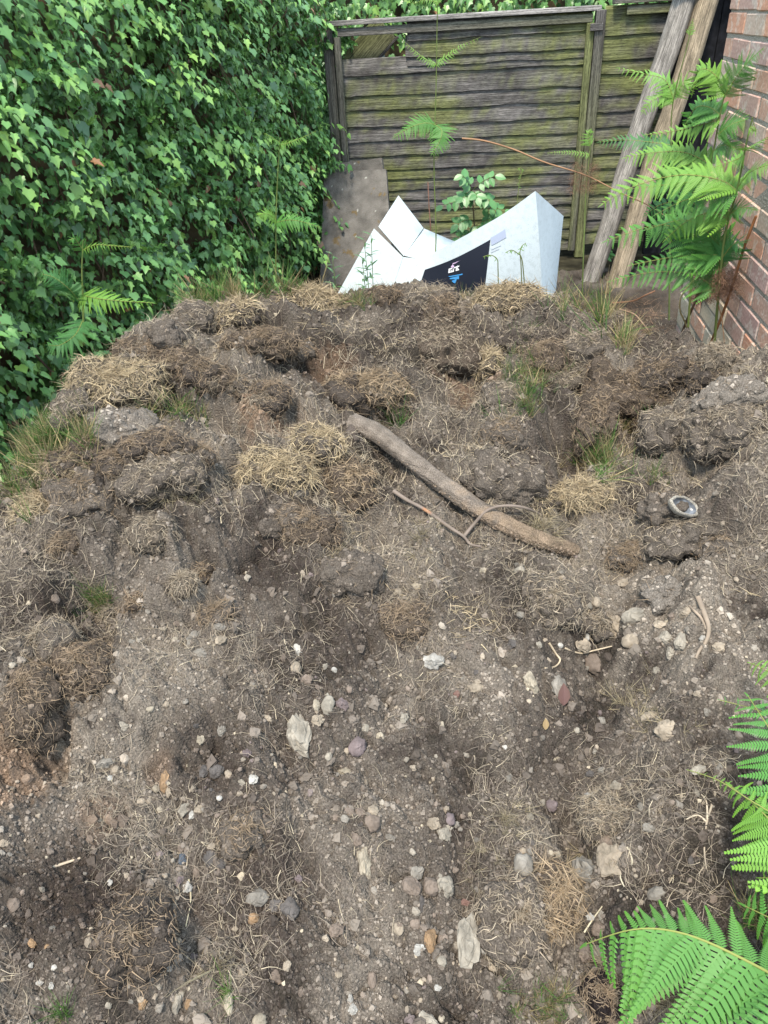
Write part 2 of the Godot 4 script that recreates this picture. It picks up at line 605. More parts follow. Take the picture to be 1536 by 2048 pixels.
func lump_mesh(s: int, nu: int, nv: int, rough: float, angular: float, flat := false, crumb := 0.0) -> ArrayMesh:
	# a stone or clod of radius about 1: a ball pushed in and out by noise and cut by a few planes
	var r := RandomNumberGenerator.new()
	r.seed = s
	var cuts := []
	for i in 9:
		cuts.append(Vector3(r.randf_range(-1, 1), r.randf_range(-1, 1), r.randf_range(-1, 1)).normalized())
	var v := PackedVector3Array()
	var c := PackedColorArray()
	var idx := PackedInt32Array()
	for j in nv + 1:
		for i in nu:
			var th := PI * j / nv
			var ph := TAU * i / nu
			var p := Vector3(sin(th) * cos(ph), cos(th), sin(th) * sin(ph))
			if angular > 0.0:
				var k := 1.0
				for q in cuts.size():
					var e: float = p.dot(cuts[q])
					var lim := 0.62 + 0.05 * (q % 4)
					if e > lim: k = minf(k, lim / e)
				p *= lerpf(1.0, k, angular)
			var a := n_mid.get_noise_3d(p.x * 1.1 + s * 7.3, p.y * 1.1, p.z * 1.1)
			var b := n_mid.get_noise_3d(p.x * 3.2 + s * 3.1, p.y * 3.2 + 5.0, p.z * 3.2)
			var e2 := n_fine.get_noise_3d(p.x * 9.0 + s, p.y * 9.0, p.z * 9.0)
			var k2 := 0.0
			if crumb > 0.0:
				var c1 := n_cell.get_noise_3d(p.x * 2.6 + s, p.y * 2.6, p.z * 2.6) + 1.0
				var c2 := n_cell.get_noise_3d(p.x * 7.0 + s, p.y * 7.0 + 3.0, p.z * 7.0) + 1.0
				var c3 := n_cell.get_noise_3d(p.x * 17.0, p.y * 17.0 + s, p.z * 17.0) + 1.0
				k2 = crumb * (0.55 * (0.4 - c1 * c1) + 0.30 * (0.4 - c2 * c2) + 0.14 * (0.4 - c3 * c3))
			p *= 1.0 + rough * (0.9 * a + 0.5 * b + 0.16 * e2) + k2
			v.append(p)
			var tone := 1.0 + 0.45 * n_mid.get_noise_3d(p.x * 2.3 + 90.0 + s, p.y * 2.3 + 31.0, p.z * 2.3)
			c.append(Color(tone, tone, tone))
	for j in nv:
		for i in nu:
			var q := j * nu + i
			var q2 := j * nu + (i + 1) % nu
			if j > 0: idx.append_array([q, q + nu, q2])
			if j < nv - 1: idx.append_array([q2, q + nu, q2 + nu])
	# the poles share one place; weld them
	return mesh_from(v, PackedVector3Array() if flat else smooth_normals(v, idx), idx, c)

func clod_mesh(s: int, size: Vector3, nu: int, nv: int) -> ArrayMesh:   # a broken lump of soil, its grain in metres whatever its size
	var v := PackedVector3Array()
	var c := PackedColorArray()
	var idx := PackedInt32Array()
	var least := minf(size.x, minf(size.y, size.z))
	for j in nv + 1:
		for i in nu:
			var th := PI * j / nv
			var ph := TAU * i / nu
			var dir := Vector3(sin(th) * cos(ph), cos(th), sin(th) * sin(ph))
			# squarer than a ball
			var k := pow(pow(absf(dir.x), 3.2) + pow(absf(dir.y), 3.2) + pow(absf(dir.z), 3.2), -1.0 / 3.2)
			var p := dir * lerpf(1.0, k, 0.6) * size
			var w := p + Vector3(s * 1.7, s * 0.9, -s * 1.3)
			var a := n_mid.get_noise_3d(w.x * 5.0, w.y * 5.0, w.z * 5.0)
			var b := n_mid.get_noise_3d(w.x * 14.0 + 5.0, w.y * 14.0, w.z * 14.0)
			var c1 := n_cell.get_noise_3d(w.x * 12.0, w.y * 12.0, w.z * 12.0) + 1.0
			var c2 := n_cell.get_noise_3d(w.x * 34.0, w.y * 34.0, w.z * 34.0) + 1.0
			var c3 := n_cell.get_noise_3d(w.x * 85.0, w.y * 85.0, w.z * 85.0) + 1.0
			p += dir * (least * (0.65 * a + 0.40 * b + 0.35 * (0.4 - c1 * c1)) + 0.028 * (0.4 - c2 * c2) + 0.011 * (0.4 - c3 * c3))
			v.append(p)
			var tone := 1.0 + 0.6 * n_mid.get_noise_3d(w.x * 17.0 + 60.0, w.y * 17.0 + 9.0, w.z * 17.0)
			c.append(Color(tone, tone, tone))
	for j in nv:
		for i in nu:
			var q := j * nu + i
			var q2 := j * nu + (i + 1) % nu
			if j > 0: idx.append_array([q, q + nu, q2])
			if j < nv - 1: idx.append_array([q2, q + nu, q2 + nu])
	return mesh_from(v, smooth_normals(v, idx), idx, c)

func tilt(n: Vector3, turn: float) -> Basis:      # a basis whose y points along n
	var x := Vector3(cos(turn), 0.0, sin(turn))
	x = (x - n * x.dot(n)).normalized()
	return Basis(x, n, x.cross(n))

# ---------------------------------------------------------------- scene
func _ready() -> void:
	focal = 1024.0 / tan(deg_to_rad(FOV * 0.5))
	cam_basis = Basis(Vector3.RIGHT, deg_to_rad(-PITCH)) * Basis(Vector3.BACK, deg_to_rad(ROLL))
	var cam := Camera3D.new()
	cam.name = "camera"
	cam.fov = FOV
	cam.near = 0.05
	cam.far = 200.0
	cam.transform = Transform3D(cam_basis, EYE)
	add_child(cam)
	cam.current = true
	var env := Environment.new()
	env.background_mode = Environment.BG_SKY
	env.tonemap_mode = Environment.TONE_MAPPER_LINEAR
	env.tonemap_exposure = 2.9
	env.sdfgi_enabled = true
	env.ssao_enabled = true
	env.ssil_enabled = true
	var sky := Sky.new()
	var sm := ProceduralSkyMaterial.new()
	sm.sky_top_color = Color(0.74, 0.83, 0.92)
	sm.sky_horizon_color = Color(0.86, 0.90, 0.94)
	sm.sky_curve = 0.3
	sm.ground_bottom_color = Color(0.25, 0.24, 0.22)
	sm.ground_horizon_color = Color(0.45, 0.46, 0.45)
	sm.sun_angle_max = 40.0
	sky.sky_material = sm
	env.sky = sky
	var we := WorldEnvironment.new()
	we.name = "environment"
	we.environment = env
	add_child(we)
	var sun := DirectionalLight3D.new()
	sun.name = "sun"
	sun.light_energy = 0.7
	sun.light_color = Color(1.0, 0.96, 0.90)
	sun.light_angular_distance = 10.0
	sun.shadow_enabled = true
	sun.look_at_from_position(Vector3(-0.75, 4.5, 2.1), Vector3.ZERO)
	add_child(sun)

	make_materials()
	var rust := Color(0.30, 0.165, 0.085)
	var sand := Color(0.34, 0.29, 0.235)
	var litter := Color(0.115, 0.085, 0.062)
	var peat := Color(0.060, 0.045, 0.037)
	for s in [[930, 800, 0.012, rust, 0.6], [545, 885, 0.010, rust, 0.6], [30, 1570, 0.008, rust, 0.6], [330, 1560, 0.0015, rust, 0.7], [230, 1660, 0.003, rust, 0.5], [660, 785, 0.012, rust, 0.4], [110, 1490, 0.004, rust, 0.5],
			[1300, 1240, 0.03, sand, 0.8], [1330, 1160, 0.03, sand, 0.7], [200, 1440, 0.03, sand, 0.7], [300, 1560, 0.02, sand, 0.5], [1440, 790, 0.03, sand, 0.8], [440, 790, 0.03, sand, 0.5], [1130, 1110, 0.01, sand, 0.5], [1440, 1330, 0.02, sand, 0.6], [880, 600, 0.05, sand, 0.4], [240, 850, 0.02, sand, 0.6], [420, 1420, 0.02, sand, 0.4],
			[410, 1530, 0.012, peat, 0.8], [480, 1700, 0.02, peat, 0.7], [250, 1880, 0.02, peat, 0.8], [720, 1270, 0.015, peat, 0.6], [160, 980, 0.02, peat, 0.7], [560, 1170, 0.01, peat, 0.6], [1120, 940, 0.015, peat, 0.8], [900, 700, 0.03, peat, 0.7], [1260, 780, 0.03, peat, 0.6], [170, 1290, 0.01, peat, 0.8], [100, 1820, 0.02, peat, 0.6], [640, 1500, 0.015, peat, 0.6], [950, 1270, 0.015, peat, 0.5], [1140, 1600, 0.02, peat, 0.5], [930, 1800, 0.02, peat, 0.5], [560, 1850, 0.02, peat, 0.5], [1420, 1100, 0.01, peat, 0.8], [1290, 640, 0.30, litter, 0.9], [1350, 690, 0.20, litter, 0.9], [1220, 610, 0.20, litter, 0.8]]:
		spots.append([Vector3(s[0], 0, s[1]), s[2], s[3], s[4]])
	make_heap_ready()
	print("heap ", Time.get_ticks_msec())
	make_ground()
	make_hedge()
	print("hedge ", Time.get_ticks_msec())
	make_fence()
	make_wall()
	make_far_things()
	print("built ", Time.get_ticks_msec())
	make_box()
	make_branch()
	make_clods()
	print("clods ", Time.get_ticks_msec())
	make_stones()
	make_ferns()
	make_small_plants()
	make_scatter()
	print("done ", Time.get_ticks_msec(), " crumbs ", crumbs.n)

func make_heap_ready() -> void:
	# the patches are given by picture place: put them on the slope with a first rough guess of its height
	set_crest()
	for o in spots:
		var v := ray(o[0].x, o[0].z)
		v /= -v.z
		var d := 0.3
		while d < 4.5 and EYE.y + v.y * d > base_h(v.x * d, d): d += 0.02
		o[0] = Vector3(v.x * d, 0, -d)
	crest_r.clear(); crest_d.clear(); crest_h.clear()
	make_heap()

func make_ground() -> void:
	var m := textured(mat(lin(0.06, 0.055, 0.035), 0.95, false, 0.2), t_patch, 0.7, t_grit, 0.5)
	var o := mesh_node("ground", sheet(40, 40, func(a, b): return Vector3(lerpf(-30, 30, a), -0.06, lerpf(-30, 30, b))), m, self)
	meta(o, "garden ground of bare earth around the heap", "ground", "", "structure")

# ---------------------------------------------------------------- hedge
func leaf_mesh(outline: Array, fold: float, droop: float) -> ArrayMesh:   # half outline from stalk to tip; y up, tip along +z
	var v := PackedVector3Array()
	var c := PackedColorArray()
	var idx := PackedInt32Array()
	var place := func(x: float, z: float, tone: float):
		v.append(Vector3(x, fold * absf(x) - droop * z * z - 0.25 * x * x, z))
		c.append(Color(tone, tone, tone * 0.9))
	for side in [1.0, -1.0]:
		var first := v.size()
		place.call(0.0, 0.0, 1.2)
		place.call(0.0, 0.33, 1.25)
		place.call(0.0, 0.66, 1.2)
		place.call(0.0, 1.0, 1.0)
		for p in outline: place.call(p.x * side, p.y, 0.92)
		var k := outline.size()
		var spine := func(z: float): return 0 if z < 0.15 else 1 if z < 0.5 else 2 if z < 0.85 else 3
		var prev := 0
		for i in k:
			var cur: int = spine.call(outline[i].y)
			if i > 0:
				var t := [first + prev, first + 4 + i - 1, first + 4 + i]
				if side < 0.0: t = [t[0], t[2], t[1]]
				idx.append_array(t)
			while prev < cur:
				var t2 := [first + prev, first + 4 + i, first + prev + 1]
				if side < 0.0: t2 = [t2[0], t2[2], t2[1]]
				idx.append_array(t2)
				prev += 1
		while prev < 3:
			var t3 := [first + prev, first + 4 + k - 1, first + prev + 1]
			if side < 0.0: t3 = [t3[0], t3[2], t3[1]]
			idx.append_array(t3)
			prev += 1
	var n := smooth_normals(v, idx)
	for i in n.size():
		if n[i].y < 0.0: n[i] = -n[i]
	return mesh_from(v, n, idx, c)

func sprig_mesh(s: int, leaf: ArrayMesh, count: int, length: float) -> ArrayMesh:   # lobed leaves round a short twig along +z
	var r := RandomNumberGenerator.new()
	r.seed = s
	var st := SurfaceTool.new()
	st.begin(Mesh.PRIMITIVE_TRIANGLES)
	for i in count:
		var f := i / float(count - 1)
		var b := Basis(Vector3.BACK, i * 2.4 + r.randf_range(-0.3, 0.3)) * Basis(Vector3.RIGHT, -r.randf_range(0.3, 1.0)) * Basis(Vector3.BACK, r.randf_range(-0.5, 0.5))
		st.append_from(leaf, 0, Transform3D(b.scaled(Vector3.ONE * r.randf_range(0.7, 1.1) * lerpf(1.0, 0.6, f)), Vector3(0, 0, f * length)))
	return st.commit()

func hedge_face(d: float, h: float) -> Vector3:
	var x := -1.66 + (d - 2.86) * 0.46 - 0.12 * smoothstep(5.2, 6.1, d)
	var n := Vector3(1, 0, 0.46).normalized()
	var off := 0.20 * n_big.get_noise_2d(d * 1.3, h * 1.3 + 4.0) + 0.10 * n_mid.get_noise_2d(d * 2.6, h * 2.6) + 0.07 * n_mid.get_noise_2d(d * 7.0 + 31.0, h * 7.0)
	off -= 0.10 * smoothstep(0.35, 0.0, h)
	return Vector3(x, h, -d) + n * off

func leaf_basis(n: Vector3, tip: Vector3, s: float) -> Basis:
	var z := (tip - n * tip.dot(n)).normalized()
	return Basis(n.cross(z) * s, n * s, z * s)

var ivy := []
var haw: ArrayMesh
var sprigs := []

func leaf_tone(r: RandomNumberGenerator, young: float) -> Color:
	var deep := Color(0.055, 0.145, 0.045).lerp(Color(0.145, 0.31, 0.080), r.randf())
	if r.randf() < young: return Color(0.13, 0.28, 0.07).lerp(Color(0.22, 0.38, 0.085), r.randf())
	if r.randf() < 0.012: return Color(0.22, 0.11, 0.05)
	return deep

func make_hedge() -> void:
	var r := RandomNumberGenerator.new()
	r.seed = 4
	ivy = [
		leaf_mesh([Vector2(0.22, -0.10), Vector2(0.44, 0.02), Vector2(0.34, 0.20), Vector2(0.58, 0.40), Vector2(0.30, 0.47), Vector2(0.16, 0.74)], 0.28, 0.16),
		leaf_mesh([Vector2(0.18, -0.06), Vector2(0.34, 0.08), Vector2(0.27, 0.22), Vector2(0.42, 0.46), Vector2(0.20, 0.52), Vector2(0.10, 0.80)], 0.4, 0.3),
		leaf_mesh([Vector2(0.15, -0.04), Vector2(0.25, 0.12), Vector2(0.24, 0.36), Vector2(0.19, 0.60), Vector2(0.09, 0.86)], 0.35, 0.35),
		leaf_mesh([Vector2(0.26, -0.14), Vector2(0.48, 0.06), Vector2(0.46, 0.26), Vector2(0.56, 0.44), Vector2(0.36, 0.56), Vector2(0.18, 0.80)], 0.15, 0.1),
	]
	haw = leaf_mesh([Vector2(0.08, 0.16), Vector2(0.36, 0.34), Vector2(0.18, 0.44), Vector2(0.44, 0.62), Vector2(0.20, 0.70), Vector2(0.22, 0.90)], 0.2, 0.2)
	for k in 4: sprigs.append(sprig_mesh(60 + k, haw, 9 + k * 2, 2.2))
	var root := thing("ivy_hedge", "tall hedge of dark ivy and hawthorn leaves along the left side", "hedge", Vector3.ZERO)
	var n := Vector3(1, 0, 0.46).normalized()
	# the dark thicket inside: twigs and dead leaf litter over a rough bank
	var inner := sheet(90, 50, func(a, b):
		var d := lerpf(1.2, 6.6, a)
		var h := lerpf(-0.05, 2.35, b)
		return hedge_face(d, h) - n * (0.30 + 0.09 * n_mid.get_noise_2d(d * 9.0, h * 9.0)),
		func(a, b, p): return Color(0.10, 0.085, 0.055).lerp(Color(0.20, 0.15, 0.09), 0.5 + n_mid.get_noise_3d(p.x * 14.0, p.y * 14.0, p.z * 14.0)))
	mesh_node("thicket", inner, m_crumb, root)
	for k in 90:
		var d0 := r.randf_range(1.6, 6.2)
		var h0 := r.randf_range(0.0, 1.6)
		var pts := []
		var lean := r.randf_range(-0.5, 0.5)
		for i in 5:
			var h := h0 + i * r.randf_range(0.1, 0.22)
			pts.append(hedge_face(d0 + lean * (h - h0) + r.randf_range(-0.03, 0.03), h) - n * r.randf_range(-0.03, 0.12))
		mesh_node("stem", tube(curve(pts, 12), taper(r.randf_range(0.002, 0.006), 0.0015, 12), 5, null, 0, func(_t, _p): return Color(0.13, 0.09, 0.06)), m_stem, root)
	# leaves: the outermost 300 as parts, the rest as one mass
	var mats := []
	for k in 5:
		var m: StandardMaterial3D = m_leaf.duplicate()
		var c: Color = [Color(0.045, 0.125, 0.045), Color(0.060, 0.155, 0.05), Color(0.08, 0.20, 0.06), Color(0.13, 0.27, 0.055), Color(0.20, 0.35, 0.065)][k]
		m.albedo_color = lin(c.r, c.g, c.b)
		mats.append(m)
	for k in 300:
		var d := 2.3 + 3.0 * pow(r.randf(), 1.5)
		var h := r.randf_range(0.12, 1.75)
		var p := hedge_face(d, h) + n * r.randf_range(0.0, 0.05)
		var nn := (n + Vector3.UP * r.randf_range(0.2, 1.0) + Vector3(r.randf_range(-1, 1), 0, r.randf_range(-1, 1)) * 0.5).normalized()
		var tip := Vector3(r.randf_range(-0.7, 0.7), -1.0, r.randf_range(-0.7, 0.7))
		mesh_node("leaf", ivy[k % 4], mats[mini(4, int(r.randf() * r.randf() * 7.0))], root, Transform3D(leaf_basis(nn, tip, r.randf_range(0.045, 0.07)), p))
	var masses := [Inst.new(), Inst.new(), Inst.new(), Inst.new()]
	for k in 44000:
		var d := 1.3 + 5.2 * pow(r.randf(), 0.9)
		var h := 2.35 * r.randf()
		var deep := 0.28 * pow(r.randf(), 1.6)
		# openings where one looks into the shade
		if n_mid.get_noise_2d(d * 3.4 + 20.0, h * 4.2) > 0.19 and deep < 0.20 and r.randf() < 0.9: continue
		var p := hedge_face(d, h) - n * deep + n * 0.02
		var nn := (n + Vector3.UP * r.randf_range(0.1, 1.1) + Vector3(r.randf_range(-1, 1), r.randf_range(-0.4, 0.4), r.randf_range(-1, 1)) * 0.6).normalized()
		var tip := Vector3(r.randf_range(-0.8, 0.8), -1.0, r.randf_range(-0.8, 0.8))
		var patch := n_big.get_noise_2d(d * 1.7, h * 1.7 + 11.0)
		masses[k % 4].add(leaf_basis(nn, tip, 0.017 + 0.040 * pow(r.randf(), 1.5)), p, leaf_tone(r, clampf(0.12 + 0.4 * patch, 0.02, 0.45)))
	# trailing sprays that hang out of the face and catch the light
	for k in 420:
		var d := 1.7 + 4.3 * r.randf()
		var h := r.randf_range(0.25, 2.2)
		var p := hedge_face(d, h)
		var dir := (n * r.randf_range(0.3, 0.9) + Vector3(r.randf_range(-0.7, 0.7), r.randf_range(-0.3, 0.6), r.randf_range(-0.7, 0.7))).normalized()
		var young := 0.15 if r.randf() < 0.6 else 0.9
		for i in r.randi_range(6, 13):
			p += dir * 0.026
			dir = (dir + Vector3(0, -0.16, 0)).normalized()
			var side := dir.cross(Vector3.UP).normalized() * (0.022 if i % 2 == 0 else -0.022)
			var nn := (n * 0.7 + Vector3.UP * r.randf_range(0.4, 1.1) + Vector3(r.randf_range(-1, 1), 0, r.randf_range(-1, 1)) * 0.35).normalized()
			masses[(k + i) % 4].add(leaf_basis(nn, (side * 30.0 + dir + Vector3(0, -0.8, 0)), r.randf_range(0.03, 0.055)), p + side, leaf_tone(r, young) * 1.1)
	for k in 4: scatter("foliage", ivy[k], m_leaf, masses[k], root)
	var smass := [Inst.new(), Inst.new(), Inst.new(), Inst.new()]
	for k in 5000:
		var d := 1.4 + 5.0 * pow(r.randf(), 0.8)
		var h := 2.35 * pow(r.randf(), 0.7)
		if n_big.get_noise_2d(d * 2.0 + 50.0, h * 2.0) < -0.15 or n_mid.get_noise_2d(d * 3.4 + 20.0, h * 4.2) > 0.15: continue
		var p := hedge_face(d, h) - n * r.randf_range(-0.05, 0.12)
		var z := (n * r.randf_range(0.2, 1.0) + Vector3(r.randf_range(-1, 1), r.randf_range(-0.6, 0.9), r.randf_range(-1, 1))).normalized()
		smass[k % 4].add(leaf_basis(tilt(z, r.randf() * TAU).x, z, r.randf_range(0.022, 0.034)), p, leaf_tone(r, 0.25))
	for k in 4: scatter("hawthorn_foliage", sprigs[k], m_leaf, smass[k], root)

# ---------------------------------------------------------------- fence
func board_mesh(length: float, top: float, bottom: float, s: float, algae: float, f0: Vector2) -> ArrayMesh:
	# a waney-edged lap board: thin at its top edge, its wavy lower edge standing proud
	var nu := 56
	var v := PackedVector3Array()
	var uv := PackedVector2Array()
	var c := PackedColorArray()
	var idx := PackedInt32Array()
	var lower := func(x: float): return bottom + 0.011 * n_mid.get_noise_2d(x * 2.2, s * 9.0) + 0.004 * n_mid.get_noise_2d(x * 9.0, s * 9.0 + 4.0)
	for i in nu + 1:
		var x := length * i / nu
		var lo: float = lower.call(x)
		var bow := 0.003 * n_mid.get_noise_2d(x * 3.0, s * 3.0)
		var ring := [Vector3(x, top, bow - 0.006), Vector3(x, top, bow), Vector3(x, lerpf(top, lo, 0.33), bow + 0.006), Vector3(x, lerpf(top, lo, 0.66), bow + 0.011), Vector3(x, lo + 0.002, bow + 0.017), Vector3(x, lo, bow + 0.013), Vector3(x, lo + 0.004, bow + 0.004), Vector3(x, top, bow - 0.006)]
		for p in ring:
			v.append(p)
			uv.append(Vector2(x * 0.55 + s * 0.37, p.y * 2.6 + s * 0.61))
			c.append(fence_colour(p + Vector3(f0.x, 0, 0), algae, s))
	for i in nu:
		for k in 7:
			var q := i * 8 + k
			idx.append_array([q, q + 1, q + 8, q + 1, q + 9, q + 8])
	return mesh_from(v, smooth_normals(v, idx), idx, c, uv)

func fence_colour(p: Vector3, algae: float, s: float) -> Color:
	var a := n_mid.get_noise_3d(p.x * 1.6, p.y * 7.0, s * 2.0)
	var b := n_fine.get_noise_3d(p.x * 22.0, p.y * 50.0, 3.0)
	var w := Color(0.108, 0.101, 0.096).lerp(Color(0.275, 0.258, 0.243), clampf(0.45 + 0.8 * a + 0.5 * b, 0, 1))
	var g := n_big.get_noise_3d(p.x * 1.4 + 9.0, p.y * 3.0, 1.0) + 0.6 * n_mid.get_noise_3d(p.x * 7.0, p.y * 12.0, 8.0) + 0.35 * b
	return w.lerp(Color(0.225, 0.25, 0.075), clampf((g + algae + 0.20) * 1.15, 0.0, 0.75)) if algae > -0.8 else w * 2.1

func batten(parent: Node, called: String, p: Vector3, size: Vector3, algae: float) -> MeshInstance3D:
	var m := box_mesh(size, 0.003)
	var a := m.surface_get_arrays(0)
	var c := PackedColorArray()
	var uv := PackedVector2Array()
	for q in a[Mesh.ARRAY_VERTEX]:
		c.append(fence_colour(q + p, algae, 2.0))
		uv.append(Vector2((q.y if size.y > size.x else q.x) * 0.6 + p.x, (q.x + q.z if size.y > size.x else q.y + q.z) * 2.6))
	return mesh_node(called, mesh_from(a[Mesh.ARRAY_VERTEX], a[Mesh.ARRAY_NORMAL], PackedInt32Array(range(c.size())) if a[Mesh.ARRAY_INDEX] == null else a[Mesh.ARRAY_INDEX], c, uv), m_wood, parent, Transform3D(Basis(), p))

func make_fence() -> void:
	var left := Vector3(-0.148, 0, -6.2)
	var along := (Vector3(1.655, 0, -6.0) - left).normalized()
	var frame := Basis(along, Vector3.UP, along.cross(Vector3.UP))
	# panel with the gap
	var a := thing("lap_fence", "weathered lapped fence panel with a board missing under its rail", "fence panel", left)
	a.basis = frame
	var bottoms := [1.26, 1.13, 1.035, 0.93, 0.83, 0.73, 0.635, 0.56, 0.485, 0.41, 0.335, 0.25, 0.165, 0.08, 0.0]
	var top := 1.345
	for i in bottoms.size():
		mesh_node("board", board_mesh(1.74, top + 0.02, bottoms[i], i + 1.0, -0.10 + 0.02 * i, Vector2.ZERO), m_wood, a, Transform3D(Basis(), Vector3(0.03, 0, 0.0)))
		top = bottoms[i]
	mesh_node("board", board_mesh(1.26, 1.365, 1.30, 21.0, 0.0, Vector2(0.5, 0)), m_wood, a, Transform3D(Basis(), Vector3(0.51, 0, 0.003)))
	mesh_node("board", board_mesh(1.27, 1.49, 1.355, 22.0, 0.05, Vector2(0.5, 0)), m_wood, a, Transform3D(Basis(), Vector3(0.50, 0, 0.006)))
	mesh_node("board", board_mesh(1.25, 1.57, 1.455, 23.0, -0.15, Vector2(0.5, 0)), m_wood, a, Transform3D(Basis(), Vector3(0.515, 0, 0.008)))
	batten(a, "rail", Vector3(0.90, 1.527, 0.034), Vector3(1.74, 0.05, 0.022), -0.3)
	batten(a, "cap", Vector3(0.90, 1.582, 0.012), Vector3(1.84, 0.030, 0.105), -1.0)
	batten(a, "batten", Vector3(0.028, 0.75, 0.042), Vector3(0.045, 1.50, 0.030), -0.1)
	batten(a, "batten", Vector3(1.758, 0.75, 0.042), Vector3(0.050, 1.50, 0.030), 0.25)
	# panel beyond the post
	var b := thing("lap_fence", "greener lapped fence panel behind the leaning poles", "fence panel", left + along * 1.88)
	b.basis = frame
	bottoms = [1.42, 1.27, 1.19, 1.06, 0.96, 0.86, 0.77, 0.68, 0.58, 0.49, 0.40, 0.31, 0.22, 0.13, 0.04]
	top = 1.57
	for i in bottoms.size():
		mesh_node("board", board_mesh(1.80, top + 0.02, bottoms[i], i + 41.0, 0.12, Vector2(2.0, 0)), m_wood, b, Transform3D(Basis(), Vector3(-0.025, 0, 0.0)))
		top = bottoms[i]
	batten(b, "cap", Vector3(0.92, 1.612, 0.012), Vector3(1.80, 0.030, 0.10), 0.0)
	batten(b, "rail", Vector3(0.94, 1.557, 0.034), Vector3(1.66, 0.05, 0.022), 0.05)
	batten(b, "batten", Vector3(1.77, 0.77, 0.042), Vector3(0.045, 1.50, 0.03), 0.1)
	var post := thing("fence_post", "square mossy fence post between the two lapped panels", "fence post", left + along * 1.820)
	post.basis = frame
	batten(post, "post", Vector3(0, 0.76, 0.03), Vector3(0.066, 1.62, 0.075), -0.02)
	batten(post, "clip", Vector3(-0.026, 1.475, 0.078), Vector3(0.085, 0.042, 0.012), -0.6)
	var post2 := thing("fence_post", "dark fence post at the ivy hedge beside the gap", "fence post", left + along * -0.04)
	post2.basis = frame
	batten(post2, "post", Vector3(0, 0.76, 0.0), Vector3(0.07, 1.62, 0.075), -0.4)
	# seen through the gap
	var plank := thing("mossy_plank", "mossy plank leaning behind the gap in the fence", "plank", left + along * 0.17 + Vector3(0, 1.36, -0.16))
	plank.basis = frame * Basis(Vector3.BACK, deg_to_rad(-48))
	batten(plank, "plank_face", Vector3(0, 0.0, 0), Vector3(0.19, 0.55, 0.03), 0.35)
	batten(plank, "edge_strip", Vector3(0.105, 0.02, 0.01), Vector3(0.018, 0.55, 0.05), -0.5)
	var pale := mesh_node("concrete_post", tube(PackedVector3Array([Vector3(0, 0, 0), Vector3(0, 0.9, 0), Vector3(0, 1.52, 0)]), PackedFloat32Array([0.055, 0.055, 0.055]), 4), textured(mat(lin(0.42, 0.45, 0.42), 0.9, false), t_grain, 3.0), self, Transform3D(frame, left + along * 0.31 + Vector3(0, 0, -0.42)))
	meta(pale, "pale concrete post standing behind the gap in the fence", "post")
	# ivy bank beyond the fence
	var r := RandomNumberGenerator.new()
	r.seed = 8
	var bank := thing("ivy_bank", "ivy covered bank rising behind the lapped fence", "ivy", left)
	bank.basis = frame
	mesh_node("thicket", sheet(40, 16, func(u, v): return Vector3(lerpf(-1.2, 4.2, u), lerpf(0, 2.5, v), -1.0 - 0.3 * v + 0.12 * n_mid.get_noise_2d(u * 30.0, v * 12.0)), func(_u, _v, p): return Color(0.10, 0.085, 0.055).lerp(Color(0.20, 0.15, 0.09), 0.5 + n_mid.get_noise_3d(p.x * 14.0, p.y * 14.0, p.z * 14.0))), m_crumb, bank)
	var inst := [Inst.new(), Inst.new()]
	for k in 9000:
		var p := Vector3(r.randf_range(-1.1, 4.0), 0.6 + 1.85 * r.randf(), 0)
		p.z = -0.72 - 0.3 * (p.y / 2.5) + 0.12 * n_mid.get_noise_2d(p.x * 5.0, p.y * 5.0) - 0.16 * r.randf()
		var nn := Vector3(r.randf_range(-0.6, 0.6), r.randf_range(0.1, 1.0), 1.0).normalized()
		inst[k % 2].add(leaf_basis(nn, Vector3(r.randf_range(-0.7, 0.7), -1, 0.2), r.randf_range(0.04, 0.08)), p, leaf_tone(r, 0.2))
	for k in 2: scatter("foliage", ivy[k], m_leaf, inst[k], bank)

# ---------------------------------------------------------------- brick wall
func smear_tex(body: Color, over: Color, s: int) -> ImageTexture:     # fired clay with pale smears and dark pits
	var size := 256
	var a := noise(FastNoiseLite.TYPE_SIMPLEX_SMOOTH, 0.018, 5, 80 + s).get_seamless_image(size, size)
	var b := noise(FastNoiseLite.TYPE_SIMPLEX, 0.09, 3, 120 + s).get_seamless_image(size, size)
	var im := Image.create(size, size, false, Image.FORMAT_RGB8)
	for y in size:
		for x in size:
			var m := a.get_pixel(x, y).r
			var f := b.get_pixel(x, y).r
			var c := body.lerp(over, clampf((m - 0.56) * 2.6 + (f - 0.5) * 0.9, 0.0, 0.55)) * (0.78 + 0.4 * f)
			im.set_pixel(x, y, c.linear_to_srgb())
	return ImageTexture.create_from_image(im)

